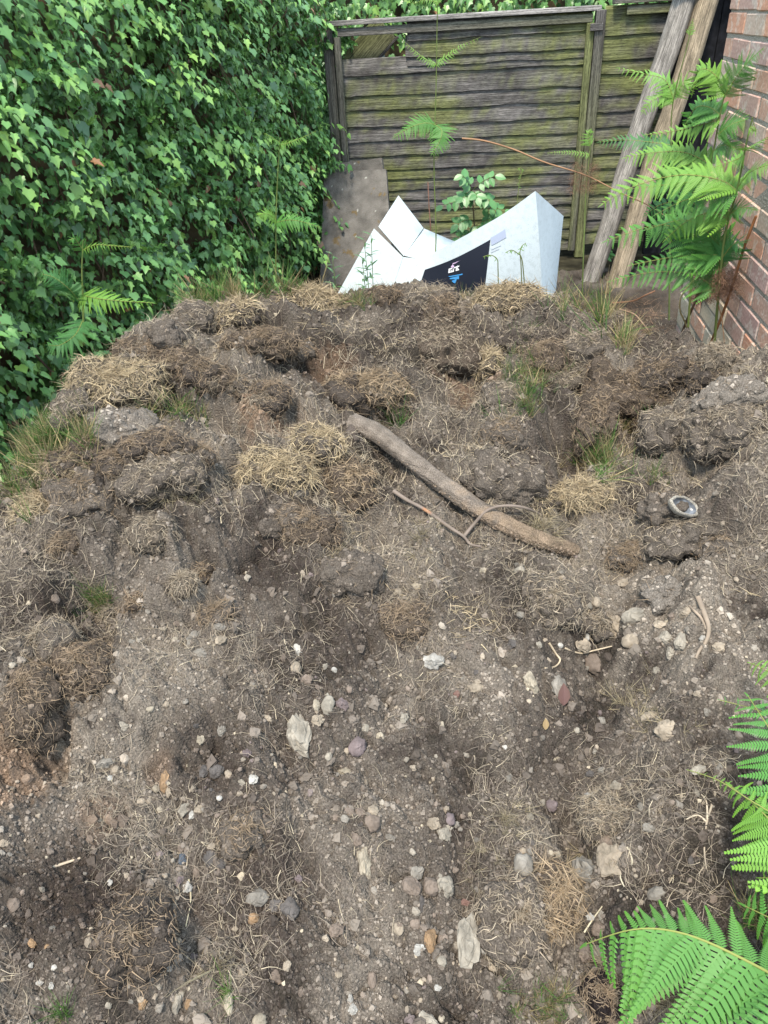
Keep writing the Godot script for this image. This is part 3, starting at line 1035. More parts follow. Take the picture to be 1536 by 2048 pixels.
func make_wall() -> void:
	var along := Vector3(-0.15, 0, 1.0).normalized()
	var w := thing("brick_wall", "wall of mottled red brown bricks with pale smeared mortar", "wall", Vector3(1.4025, 0, -3.3))
	w.basis = Basis(along, Vector3.UP, along.cross(Vector3.UP))
	var r := RandomNumberGenerator.new()
	r.seed = 12
	var mortar := textured(mat(lin(0.66, 0.585, 0.485), 0.95, false, 0.2), t_grain, 5.0, t_grit, 0.4)
	mesh_node("mortar", box_mesh(Vector3(1.50, 2.24, 0.20), 0.004), mortar, w, Transform3D(Basis(), Vector3(0.75, 1.12, -0.1030)))
	var tones := [Color(0.55, 0.345, 0.265), Color(0.50, 0.32, 0.26), Color(0.58, 0.34, 0.245), Color(0.55, 0.41, 0.32), Color(0.48, 0.31, 0.27), Color(0.62, 0.32, 0.21), Color(0.60, 0.49, 0.36)]
	var mats := []
	for t in tones:
		mats.append(textured(mat(Color.WHITE, 0.9, true, 0.25), smear_tex(t, Color(0.66, 0.60, 0.50), mats.size()), 2.6, t_grain, 0.12))
	var shapes := []
	for k in 6:
		var m := box_mesh(Vector3(0.215, 0.065, 0.10), 0.004)
		var a := m.surface_get_arrays(0)
		var v: PackedVector3Array = a[Mesh.ARRAY_VERTEX]
		var c := PackedColorArray()
		for i in v.size():
			v[i] += Vector3(1, 1, 1) * 0.0025 * n_mid.get_noise_3d(v[i].x * 20.0 + k * 5.0, v[i].y * 30.0, v[i].z * 20.0)
			var tone := 1.0 + 0.3 * n_mid.get_noise_3d(v[i].x * 9.0 + k * 3.0, v[i].y * 20.0, k)
			c.append(Color(tone, tone, tone))
		a[Mesh.ARRAY_VERTEX] = v
		a[Mesh.ARRAY_COLOR] = c
		var am := ArrayMesh.new()
		am.add_surface_from_arrays(Mesh.PRIMITIVE_TRIANGLES, a)
		shapes.append(am)
	for row in 29:
		var x := 0.0 if row % 2 == 0 else -0.1125
		while x < 1.35:
			var x0 := maxf(x, 0.0)
			var len := x + 0.215 - x0
			if len > 0.05:
				var xf := Transform3D(Basis.from_scale(Vector3(len / 0.215, 1, 1)), Vector3(x0 + len * 0.5 - 0.002, 0.0375 + row * 0.075 + 0.002 + r.randf_range(-0.002, 0.002), -0.0505 + r.randf_range(-0.003, 0.004)))
				xf.basis = Basis(Vector3.UP, r.randf_range(-0.012, 0.012)) * Basis(Vector3.BACK, r.randf_range(-0.01, 0.01)) * xf.basis
				var pick := int(r.randf() * 6.0)
				if row < 9 and r.randf() < 0.5: pick = 6
				mesh_node("brick", shapes[r.randi() % 6], mats[pick], w, xf)
			x += 0.225

# ---------------------------------------------------------------- things at the back
func make_far_things() -> void:
	# leaning poles
	for k in 2:
		var foot: Vector3 = at(1172, 592, 5.15) if k == 0 else at(1222, 596, 5.0)
		foot.y = -0.06
		var head: Vector3 = at(1368, 0, 5.75) if k == 0 else at(1416, 0, 5.70)
		var dir := (head - foot).normalized()
		var end := head + dir * 0.55
		var n := 40
		var pts := PackedVector3Array()
		for i in n: pts.append(foot.lerp(end, i / float(n - 1)) + Vector3(0.006, 0, 0.004) * sin(i * 0.3 + k))
		var tone: Color = Color(0.335, 0.305, 0.27) if k == 0 else Color(0.33, 0.265, 0.185)
		var m := tube(pts, taper(0.062 if k == 0 else 0.064, 0.076 if k == 0 else 0.072, n), 28, n_mid, 0.07, func(_t, p: Vector3):
			var g := n_mid.get_noise_3d(p.x * 26.0, p.y * 3.0, p.z * 26.0)
			var s := 1.0 + 0.8 * g
			return Color(tone.r * s, tone.g * s, tone.b * s))
		var pm: StandardMaterial3D = m_wood.duplicate()
		var o := mesh_node("leaning_pole", m, pm, self)
		meta(o, ["grey round timber pole leaning against the fence", "tan round timber pole leaning beside the grey one"][k], "pole")
	# dark boarded shed behind the wall corner
	var shed := thing("shed", "black boarded shed side in the corner behind the poles", "shed", Vector3(2.08, 0, -5.75))
	var black := textured(mat(lin(0.016, 0.016, 0.020), 0.8, false, 0.3), t_patch, 3.0)
	for k in 9:
		mesh_node("board", box_mesh(Vector3(0.145, 2.0, 0.022), 0.003), black, shed, Transform3D(Basis(), Vector3(0.08 + k * 0.15, 1.0, 0.003 * (k % 2))))
	mesh_node("roof_edge", box_mesh(Vector3(1.5, 0.10, 0.10), 0.004), textured(mat(lin(0.20, 0.22, 0.22), 0.8, false), t_grain, 3.0), shed, Transform3D(Basis(), Vector3(0.70, 1.72, 0.075)))
	# concrete slabs against the fence
	var conc := textured(mat(Color.WHITE, 0.95, true, 0.2), t_grain, 9.0, t_grit, 0.6, false)
	for k in 2:
		var quad: Array = [[at(648, 345, 5.95), at(772, 338, 5.85), at(788, 560, 5.45), at(640, 575, 5.55)], [at(664, 328, 6.05), at(763, 315, 5.96), at(790, 520, 5.75), at(668, 540, 5.85)]][k]
		var a: Vector3 = quad[0]; var b: Vector3 = quad[1]; var c: Vector3 = quad[2]; var d: Vector3 = quad[3]
		var back := (b - a).cross(d - a).normalized()
		if back.z > 0.0: back = -back
		back *= 0.045
		var grey := func(u, v, p: Vector3):
			var s := 0.30 + 0.16 * n_mid.get_noise_3d(p.x * 9.0, p.y * 9.0, p.z * 9.0)
			var o := Color(s * 1.08, s, s * 0.9)
			var li := n_cell.get_noise_3d(p.x * 13.0, p.y * 13.0, k * 4.0) + 1.0
			if li < 0.07: return Color(0.9, 0.9, 0.8)
			if n_mid.get_noise_3d(p.x * 7.0 + 8.0, p.y * 7.0, 2.0) > 0.42: o = o.lerp(Color(0.35, 0.22, 0.05), 0.6)
			return o
		var st := SurfaceTool.new()
		st.begin(Mesh.PRIMITIVE_TRIANGLES)
		var pt := func(u: float, v: float): return a.lerp(b, u).lerp(d.lerp(c, u), v)
		st.append_from(sheet(60, 90, func(u, v): return pt.call(u, v) - back.normalized() * 0.003 * n_mid.get_noise_2d(u * 20.0, v * 30.0 + k), grey), 0, Transform3D())
		for e in [[Vector2(0, 0), Vector2(1, 0)], [Vector2(1, 0), Vector2(1, 1)], [Vector2(0, 1), Vector2(0, 0)], [Vector2(1, 1), Vector2(0, 1)]]:
			st.append_from(sheet(30, 2, func(u, v):
				var q: Vector2 = (e[0] as Vector2).lerp(e[1], u)
				return pt.call(q.x, q.y) + back * v, grey), 0, Transform3D())
		st.append_from(sheet(2, 2, func(u, v): return pt.call(1.0 - u, v) + back, grey), 0, Transform3D())
		var o := mesh_node("concrete_slab", st.commit(), conc, self)
		meta(o, ["lichen spotted concrete slab leaning in front of another by the hedge", "concrete slab showing its top edge behind the lichen spotted one"][k], "slab")

# ---------------------------------------------------------------- cardboard box
func card(called: String, parent: Node, f: Callable, nu: int, nv: int, m: Material, colour = null) -> MeshInstance3D:
	# a sheet of board 5 mm thick
	var st := SurfaceTool.new()
	st.begin(Mesh.PRIMITIVE_TRIANGLES)
	var normal := func(u: float, v: float) -> Vector3:
		var a: Vector3 = f.call(minf(u + 0.02, 1.0), v) - f.call(maxf(u - 0.02, 0.0), v)
		var b: Vector3 = f.call(u, minf(v + 0.02, 1.0)) - f.call(u, maxf(v - 0.02, 0.0))
		var n := a.cross(b).normalized()
		if n.dot(EYE - f.call(u, v)) < 0.0: n = -n
		return n
	var c = colour if colour != null else func(_u, _v, _p): return Color.WHITE
	st.append_from(sheet(nu, nv, f, c), 0, Transform3D())
	st.append_from(sheet(nu, nv, func(u, v): return f.call(1.0 - u, v) - normal.call(1.0 - u, v) * 0.005, func(_u, _v, _p): return Color(0.55, 0.42, 0.30)), 0, Transform3D())
	for e in [[Vector2(0, 0), Vector2(1, 0)], [Vector2(1, 0), Vector2(1, 1)], [Vector2(1, 1), Vector2(0, 1)], [Vector2(0, 1), Vector2(0, 0)]]:
		st.append_from(sheet(maxi(nu, nv), 1, func(u, v):
			var q: Vector2 = (e[0] as Vector2).lerp(e[1], u)
			return f.call(q.x, q.y) - normal.call(q.x, q.y) * 0.005 * v, func(_u, _v, _p): return Color(0.75, 0.72, 0.66)), 0, Transform3D())
	return mesh_node(called, st.commit(), m, parent)

func make_box() -> void:
	var o := thing("cardboard_box", "torn white cardboard box with black print standing behind the heap", "cardboard box")
	var white := mat(lin(0.50, 0.58, 0.63), 0.65, true, 0.35)
	var ca := noise(FastNoiseLite.TYPE_SIMPLEX_SMOOTH, 0.02, 5, 61).get_seamless_image(512, 512)
	var cb := noise(FastNoiseLite.TYPE_SIMPLEX, 0.11, 3, 62).get_seamless_image(512, 512)
	var cim := Image.create(512, 512, false, Image.FORMAT_RGB8)
	for y in 512:
		for x in 512:
			var m := ca.get_pixel(x, y).r
			var f := cb.get_pixel(x, y).r
			var q := 1.0 - 0.05 * clampf((m - 0.5) * 3.0, 0.0, 1.0)
			if f > 0.86 - 0.10 * m: q *= 0.75
			cim.set_pixel(x, y, Color(q, q * 0.995, q * 0.985))
	textured(white, ImageTexture.create_from_image(cim), 2.4)
	var dirt := func(s: float): return func(u: float, v: float, p: Vector3):
		var g := n_fine.get_noise_3d(p.x * 60.0 + s, p.y * 60.0, p.z * 60.0)
		var h := n_mid.get_noise_3d(p.x * 5.0 + s, p.y * 5.0, p.z * 5.0)
		var k := 1.0 - 0.08 * maxf(h, 0.0) - 0.04 * maxf(g, 0.0)
		return Color(k, k, k)
	# right end: A near top, B far top, C far bottom, D near bottom
	var A := at(1071, 382, 4.62); var B := at(1127, 432, 5.0)
	var D := Vector3(A.x - 0.0, 0.0, A.z) ; var C := Vector3(B.x - 0.02, 0.0, B.z)
	D = at(1086, 640, 4.60); C = at(1106, 640, 4.95)
	D.y = minf(D.y, 0.02); C.y = minf(C.y, 0.02)
	card("end_panel", o, func(u, v): return A.lerp(B, u).lerp(D.lerp(C, u), v) + Vector3(0.012, 0, 0.004) * sin(u * PI) * sin(v * 2.0), 10, 30, white, dirt.call(3.0))
	var tape := mat(lin(0.36, 0.36, 0.35), 0.5, false, 0.4)
	mesh_node("tape", sheet(3, 20, func(u, v):
		var a := lerpf(0.42, 0.60, u)
		return A.lerp(B, a).lerp(D.lerp(C, a), v) + Vector3(0.012, 0, 0.004) * sin(a * PI) * sin(v * 2.0) + Vector3(-0.0030, 0.0, 0.0030)), tape, o)
	# top face falling away behind the ridge
	var E := at(843, 519, 4.80)
	var top_edge := curve([A, at(1000, 432, 4.62), at(910, 482, 4.66), E], 41)
	var bottom_edge := curve([D, at(985, 650, 4.56), at(900, 655, 4.60), at(740, 650, 4.72)], 41)
	for i in bottom_edge.size(): bottom_edge[i].y = minf(bottom_edge[i].y, 0.05)
	var front := func(u: float, v: float) -> Vector3:
		var i := clampf(u, 0.0, 1.0) * 40.0
		var k := mini(int(i), 39)
		var t := top_edge[k].lerp(top_edge[k + 1], i - k)
		var b := bottom_edge[k].lerp(bottom_edge[k + 1], i - k)
		return t.lerp(b, v) + Vector3(0, 0, 0.03) * sin(v * PI) * (1.0 - u)
	card("front_panel", o, front, 40, 24, white, dirt.call(8.0))
	# the black print on the front, given by where its corners lie on the panel
	var find := func(px: float, py: float) -> Vector2:
		var best := Vector2.ZERO
		var least := 1e9
		var v := ray(px, py).normalized()
		for i in 81:
			for j in 81:
				var p: Vector3 = front.call(i / 80.0, j / 80.0) - EYE
				var e := (p - v * p.dot(v)).length_squared()
				if e < least:
					least = e
					best = Vector2(i / 80.0, j / 80.0)
		return best
	var lift := func(q: Vector2, e: float) -> Vector3:
		var p: Vector3 = front.call(q.x, q.y)
		return p + (EYE - p).normalized() * 0.0 + Vector3(-0.2, 0.1, 1.0).normalized() * e
	var patch := func(called: String, corners: Array, m: Material, e: float):
		var q := []
		for c in corners: q.append(find.call(c[0], c[1]))
		return mesh_node(called, sheet(14, 10, func(u, v): return lift.call((q[0] as Vector2).lerp(q[1], u).lerp((q[3] as Vector2).lerp(q[2], u), v), e)), m, o)
	var ink := mat(lin(0.010, 0.013, 0.024), 0.45, false, 0.4)
	patch.call("black_print", [[850, 540], [980, 480], [966, 600], [832, 600]], ink, 0.003)
	patch.call("grey_label", [[982, 475], [1011, 459], [1011, 475], [982, 492]], mat(lin(0.33, 0.38, 0.50), 0.6, false), 0.003)
	patch.call("print_line", [[983, 497], [1003, 489], [1003, 491], [983, 499]], mat(lin(0.45, 0.50, 0.56), 0.6, false), 0.003)
	patch.call("print_line", [[983, 503], [1000, 496], [1000, 498], [983, 505]], mat(lin(0.45, 0.50, 0.56), 0.6, false), 0.003)
	var letter := func(called: String, strokes: Array, m: Material):
		for s in strokes: patch.call(called, s, m, 0.006)
	var w2 := mat(lin(0.75, 0.76, 0.80), 0.6, false)
	var violet := mat(lin(0.55, 0.42, 0.62), 0.6, false)
	var bl := mat(lin(0.05, 0.25, 0.55), 0.6, false)
	# white word of upright strokes, mark above it, blue drawing below
	letter.call("letter_stroke", [[[897, 540], [900, 538], [899, 545], [896, 546]], [[899, 538], [905, 535], [905, 537], [899, 540]], [[903, 537], [905, 536], [904, 544], [902, 545]], [[907, 534], [909, 533], [908, 542], [906, 543]], [[908, 534], [913, 532], [913, 534], [908, 536]], [[912, 533], [914, 532], [912, 541], [910, 542]], [[915, 530], [917, 529], [915, 540], [913, 541]], [[916, 532], [919, 531], [918, 533], [916, 534]], [[913, 535], [915, 534], [918, 539], [916, 540]]], w2)
	letter.call("letter_stroke", [[[904, 527], [911, 524], [911, 526], [904, 529]], [[905, 529], [908, 531], [905, 534], [903, 533]], [[904, 534], [910, 532], [910, 533], [904, 536]], [[910, 525], [921, 520], [920, 522], [910, 527]], [[911, 526], [913, 525], [913, 533], [911, 534]]], violet)
	letter.call("blue_drawing", [[[898, 552], [924, 546], [924, 548], [898, 554]], [[901, 556], [918, 552], [918, 557], [901, 559]], [[903, 561], [916, 556], [910, 566], [905, 565]]], bl)
	# left panel, creased away from the front
	var L1 := at(748, 457, 5.02); var L2 := at(806, 514, 4.84); var L3 := at(760, 650, 4.74); var L4 := at(640, 650, 4.92)
	L3.y = minf(L3.y, 0.05); L4.y = minf(L4.y, 0.05)
	card("side_panel", o, func(u, v): return L1.lerp(L2, u).lerp(L4.lerp(L3, u), v), 12, 20, white, dirt.call(21.0))
	# inner sheet between the crease and the front's end
	card("crease_strip", o, func(u, v): return L2.lerp(E, u).lerp(L3.lerp(bottom_edge[40], u), v) + Vector3(0, 0, -0.004), 6, 16, white, dirt.call(33.0))
	# raised flap behind
	var F1 := at(757, 453, 5.10); var F2 := at(797, 391, 5.34); var F3 := at(847, 456, 5.30); var F4 := at(808, 512, 4.95)
	card("back_flap", o, func(u, v): return F2.lerp(F3, u).lerp(F1.lerp(F4, u), v), 8, 8, white, dirt.call(41.0))
	var G1 := at(848, 457, 5.32); var G2 := at(912, 484, 5.20); var G3 := at(845, 520, 4.90); var G4 := at(809, 511, 4.96)
	card("low_flap", o, func(u, v): return G1.lerp(G2, u).lerp(G4.lerp(G3, u), v), 8, 8, white, dirt.call(47.0))

# ---------------------------------------------------------------- branch and sticks
func make_branch() -> void:
	var spec := [[708, 866, 19.0, 0.03], [760, 897, 19.0, 0.042], [820, 945, 18.0, 0.042], [880, 987, 18.0, 0.035], [950, 1030, 17.5, 0.025], [1020, 1064, 17.5, 0.016], [1085, 1090, 16.0, 0.012], [1150, 1106, 13.0, 0.008]]
	var p := []
	var rad := PackedFloat32Array()
	for s in spec:
		var q := hit(s[0], s[1])
		p.append(q + Vector3.UP * float(s[3]))
	var n := 150
	var pts := curve(p, n)
	for i in n:
		var f := i / float(n - 1) * (spec.size() - 1)
		var k := mini(int(f), spec.size() - 2)
		rad.append(lerpf(spec[k][2], spec[k + 1][2], f - k) * depth_scale(pts[i]) * (1.0 + 0.06 * n_mid.get_noise_1d(i * 0.2)))
	var bark := textured(mat(Color.WHITE, 0.9, true, 0.25), t_grain, 9.0, t_grit, 0.5)
	var o := thing("fallen_branch", "thick bent branch caked in dry soil lying down the heap", "branch", Vector3.ZERO)
	mesh_node("branch_body", tube(pts, rad, 40, n_mid, 0.20, func(t, q: Vector3):
		if t < 0.0: return Color(0.22, 0.16, 0.11)
		var k := n_mid.get_noise_3d(q.x * 20.0, q.y * 20.0, q.z * 20.0)
		var s := Color(0.27, 0.225, 0.185).lerp(Color(0.29, 0.215, 0.15), smoothstep(0.45, 0.75, t + 0.3 * k))
		return s * (1.25 + 0.7 * k)), bark, o)
	var rr := RandomNumberGenerator.new()
	rr.seed = 6
	for k in 2400:      # dry soil sticking to it
		var i := rr.randi_range(4, n - 4)
		var t := (pts[i + 1] - pts[i - 1]).normalized()
		var side := t.cross(Vector3.UP).normalized().rotated(t, rr.randf_range(-0.3, PI + 0.3))
		if rr.randf() > 0.25 + 0.75 * smoothstep(0.3, 0.8, i / float(n)): continue
		var e := 0.0008 + 0.0028 * pow(rr.randf(), 3.0)
		crumbs.add(tilt(side, rr.randf() * TAU) * Basis.from_scale(Vector3.ONE * e), pts[i] + side * rad[i] * 1.0, Color(0.27, 0.205, 0.15) * rr.randf_range(0.6, 1.2))
	var knot: Vector3 = pts[4] + Vector3(-0.012, -0.01, 0.028)
	mesh_node("cut_stub", tube(PackedVector3Array([pts[5], knot, knot + Vector3(-0.01, -0.006, 0.012)]), PackedFloat32Array([0.019, 0.019, 0.016]), 16, n_mid, 0.1, func(t, _q): return Color(0.30, 0.22, 0.15) if t < 0.0 else Color(0.19, 0.155, 0.13)), bark, o)
	# thin forked stick in front
	var f := thing("forked_stick", "thin forked grey stick resting below the thick branch", "stick", Vector3.ZERO)
	var grey := func(t, q: Vector3):
		var k := 1.0 + 0.4 * n_mid.get_noise_3d(q.x * 30.0, q.y * 30.0, q.z * 30.0)
		if t > 0.31 and t < 0.37: return Color(0.30, 0.15, 0.08)
		return Color(0.17 * k, 0.135 * k, 0.11 * k)
	var plain_grey := func(_t, q: Vector3):
		var k := 1.0 + 0.4 * n_mid.get_noise_3d(q.x * 30.0, q.y * 30.0, q.z * 30.0)
		return Color(0.17 * k, 0.135 * k, 0.11 * k)
	var a := []
	for s in [[788, 990, 0.02], [815, 1012, 0.03], [850, 1033, 0.035], [890, 1062, 0.035], [926, 1084, 0.03], [940, 1096, 0.02], [962, 1098, 0.012]]: a.append(hit(s[0], s[1]) + Vector3.UP * float(s[2]) * 0.6)
	mesh_node("stick_stem", tube(curve(a, 34), taper(0.0056, 0.0028, 34), 10, n_mid, 0.35, grey), m_stem, f)
	var b := []
	for s in [[927, 1084, 0.032], [945, 1068, 0.055], [975, 1050, 0.10], [1010, 1042, 0.10], [1050, 1034, 0.06], [1085, 1040, 0.03]]: b.append(hit(s[0], s[1]) + Vector3.UP * float(s[2]) * 0.45)
	mesh_node("side_shoot", tube(curve(b, 30), taper(0.0046, 0.0024, 30), 10, n_mid, 0.35, plain_grey), m_stem, f)
	# loose sticks and pale roots
	var loose := [
		["stick", "pale dry stick lying alone on dark soil", "stick", [[80, 1744], [120, 1732], [162, 1718]], 0.0028, 0.002, Color(0.36, 0.29, 0.21)],
		["stick", "dark thin twig lying beside loose pale rootlets", "stick", [[270, 1915], [240, 1960], [212, 2018]], 0.003, 0.002, Color(0.10, 0.08, 0.065)],
		["forked_root", "knobbly pale forked root among the angular stones", "root", [[1395, 1200], [1408, 1235], [1416, 1260], [1412, 1285], [1398, 1305], [1390, 1322]], 0.006, 0.0025, Color(0.25, 0.195, 0.145)],
		["root", "thin pale root running into the forked root", "root", [[1412, 1262], [1402, 1240], [1388, 1225], [1378, 1215]], 0.0035, 0.0025, Color(0.25, 0.195, 0.145)],
		["root", "white root bent like a hook on the slope", "root", [[1098, 1288], [1112, 1310], [1120, 1322], [1110, 1335], [1090, 1338]], 0.0025, 0.0015, Color(0.45, 0.36, 0.25)],
		["root", "long pale root stretched beside tan stones", "root", [[1130, 1298], [1160, 1308], [1190, 1302], [1224, 1294]], 0.0022, 0.0012, Color(0.42, 0.34, 0.24)],
		["root", "straight straw stem lying against the dark twig soil", "stem", [[378, 1760], [382, 1800], [372, 1855]], 0.002, 0.001, Color(0.42, 0.36, 0.24)],
		["root", "branching pale root below the right hand bracken", "root", [[1430, 1585], [1422, 1615], [1412, 1650], [1408, 1700], [1412, 1740]], 0.0025, 0.0012, Color(0.32, 0.26, 0.19)],
		["root", "side root forking low under the bracken", "root", [[1412, 1645], [1395, 1632], [1372, 1640]], 0.002, 0.001, Color(0.42, 0.35, 0.26)],
		["root", "fine root reaching up under the bracken", "root", [[1414, 1640], [1412, 1605], [1402, 1590]], 0.002, 0.001, Color(0.42, 0.35, 0.26)],
		["straw_stalk", "bent straw stem by the two big lumps", "stem", [[1254, 1695], [1264, 1728], [1240, 1752], [1262, 1800]], 0.0018, 0.001, Color(0.42, 0.37, 0.27)],
		["root", "pale looping root above the fern frond", "root", [[1040, 1868], [1060, 1862], [1085, 1862], [1100, 1868]], 0.0018, 0.001, Color(0.42, 0.33, 0.23)],
		["straw_stalk", "slanting straw stem beside a white pebble", "stem", [[1168, 1866], [1185, 1840], [1204, 1814]], 0.0016, 0.001, Color(0.46, 0.40, 0.28)],
		["stick", "short cut root end lying on the left clod", "stick", [[192, 890], [220, 892], [262, 892]], 0.012, 0.008, Color(0.24, 0.18, 0.13)],
	]
	for l in loose:
		var q := []
		for s in l[3]: q.append(hit(s[0], s[1]) + Vector3.UP * float(l[4]) * 1.2)
		var col: Color = l[6]
		var node := mesh_node(l[0], tube(curve(q, 18), taper(l[4], l[5], 18), 8, n_mid, 0.2, func(_t, z: Vector3): return col * (1.0 + 0.4 * n_mid.get_noise_3d(z.x * 40.0, z.y * 40.0, z.z * 40.0))), m_stem, self)
		meta(node, l[1], l[2])

func settle(o: Node3D, base: Vector3) -> void:     # put a thing's own point at its foot, its parts staying where they are
	var move := base - o.position
	o.position = base
	for c in o.get_children(): c.position -= o.basis.inverse() * move

# ---------------------------------------------------------------- clods and turf
var straw_mesh: Array = []
var root_mesh: Array = []
var grass_mesh: Array = []
var crumbs := Inst.new()

# px, py, width px, height px, kind, hair, hair count, label
const CLODS := [
	[228, 765, 190, 105, "turf", "straw", 620, "straw topped turf overhanging the hollow next to the hedge"],
	[240, 850, 150, 90, "pale", "", 0, "cracked pale grey clod under the straw topped turf"],
	[335, 888, 95, 45, "dark", "root", 120, "dark crumbly clod behind the big left clod"],
	[478, 632, 85, 70, "dark", "straw", 190, "curled tuft of turf with a dark hollow"],
	[520, 682, 165, 45, "root", "root", 260, "brown ledge of matted roots under the curled tuft"],
	[385, 640, 80, 60, "brown", "grey", 160, "hairy clod at the top of the heap by the hedge"],
	[332, 668, 60, 50, "brown", "", 0, "upright knob of soil at the hedge side rim"],
	[305, 700, 60, 50, "brown", "", 0, "square knob of soil under the rim"],
	[632, 602, 150, 56, "turf", "straw", 560, "domed straw coloured turf in front of the white box"],
	[864, 592, 104, 54, "brown", "grey", 220, "peaked mound before the black print"],
	[1012, 598, 145, 56, "turf", "straw", 380, "rounded straw mound before the box corner"],
	[770, 590, 60, 40, "root", "root", 120, "small reddish root clod beside the leafy weeds"],
	[880, 690, 170, 100, "root", "grey", 520, "big clod shaggy with grey roots below the peak"],
	[985, 725, 60, 60, "turf", "straw", 170, "bright straw hanging under the shaggy clod"],
	[890, 615, 60, 50, "root", "root", 120, "small brown knob on the shaggy clod"],
	[1058, 678, 150, 50, "dark", "grey", 130, "rolled strip of turf lying aslant"],
	[1175, 690, 110, 55, "brown", "grey", 220, "grassy hump between the rolled strip and the pit"],
	[1262, 770, 190, 110, "root", "root", 420, "large root bound clod by the pit"],
	[1330, 745, 120, 60, "dark", "root", 200, "dark root clod at the edge of the pit"],
	[1200, 830, 100, 110, "root", "root", 240, "hanging root curtain on the right slope"],
	[1445, 722, 80, 90, "turf", "grey", 330, "pointed tuft of turf leaning on the brick wall"],
	[1465, 785, 170, 50, "pale", "", 0, "flat pale clod at the foot of the brick wall"],
	[1450, 850, 160, 84, "brown", "grey", 260, "broad brown clod below the brick wall"],
	[1340, 850, 120, 70, "brown", "grey", 160, "rounded clod with a fringe of straw"],
	[1012, 868, 100, 72, "brown", "root", 120, "smooth sided clod above the thick branch"],
	[1010, 945, 190, 80, "brown", "grey", 90, "low crumbly clod behind the thick branch"],
	[735, 768, 170, 50, "turf", "orange", 420, "orange tan flap of turf over a dark hollow"],
	[800, 810, 110, 40, "dark", "root", 90, "dark clod under the orange tan flap"],
	[560, 938, 160, 60, "turf", "straw", 420, "pale straw flap left of the branch end"],
	[585, 975, 85, 38, "pale", "", 0, "grey stone like clod below the pale straw flap"],
	[700, 965, 95, 80, "root", "orange", 220, "reddish ball of roots under the branch end"],
	[640, 880, 100, 50, "brown", "straw", 200, "long blonde grass clump at the branch end"],
	[560, 1040, 100, 50, "brown", "", 0, "smooth brown clod below the stone like one"],
	[625, 1055, 120, 60, "root", "root", 200, "root fringed clod beside the smooth brown one"],
	[170, 985, 140, 100, "brown", "root", 160, "big dark clod at the left rim"],
	[80, 1005, 100, 56, "turf", "straw", 340, "straw and green tuft at the left rim"],
	[320, 950, 180, 70, "brown", "grey", 200, "wide smooth clod on the left slope"],
	[130, 932, 120, 50, "turf", "straw", 260, "sloping straw turf beside the tall green grass"],
	[1168, 985, 115, 45, "turf", "straw", 460, "bright yellow straw patch right of the branch"],
	[1090, 1000, 80, 40, "dark", "straw", 60, "clod wrapped in white rootlets by the yellow straw"],
	[1100, 1205, 105, 80, "brown", "grey", 240, "grey haired clod below the branch tip"],
	[1370, 1062, 180, 60, "brown", "grey", 130, "clod with a dark gap beneath it"],
	[1440, 1090, 90, 60, "brown", "root", 90, "clod overlapping the dark gap"],
	[1330, 1010, 110, 50, "brown", "", 0, "clod cradling the grey flint"],
	[165, 1338, 110, 85, "root", "root", 220, "torn shred of turf on the left slope"],
	[75, 1290, 130, 80, "brown", "grey", 240, "grey matted turf on the left slope"],
	[60, 1400, 110, 140, "root", "root", 240, "ragged root curtain at the left side"],
	[1213, 1630, 95, 60, "brown", "grey", 200, "hairy clod above the two big stones"],
	[1035, 1830, 115, 110, "brown", "grey", 200, "shaggy clod next to the reddish root ball"],
	[1112, 1800, 105, 95, "root", "orange", 240, "reddish brown root ball above the fern"],
	[1220, 2000, 85, 60, "black", "root", 140, "black peaty clod near the fern frond"],
	[490, 1660, 100, 66, "brown", "root", 70, "dark smooth clod on the lower slope"],
	[255, 1880, 160, 110, "dark", "root", 160, "dark clod full of fine white roots"],
	[405, 1150, 80, 60, "dark", "root", 100, "dark torn clod on the left middle slope"],
	[1330, 1180, 100, 60, "pale", "", 0, "dusty pale clod on the right slope"],
	[700, 1140, 140, 70, "brown", "", 0, "rounded brown clod below the forked stick"],
]

func hair_colour(kind: String, r: RandomNumberGenerator) -> Color:
	var c: Color = {"straw": Color(0.46, 0.365, 0.225), "grey": Color(0.32, 0.265, 0.195), "root": Color(0.24, 0.175, 0.115), "orange": Color(0.33, 0.245, 0.155), "green": Color(0.10, 0.19, 0.04)}[kind]
	return c.lerp(Color(0.20, 0.155, 0.11), 0.75 * r.randf()) * r.randf_range(0.6, 1.25)

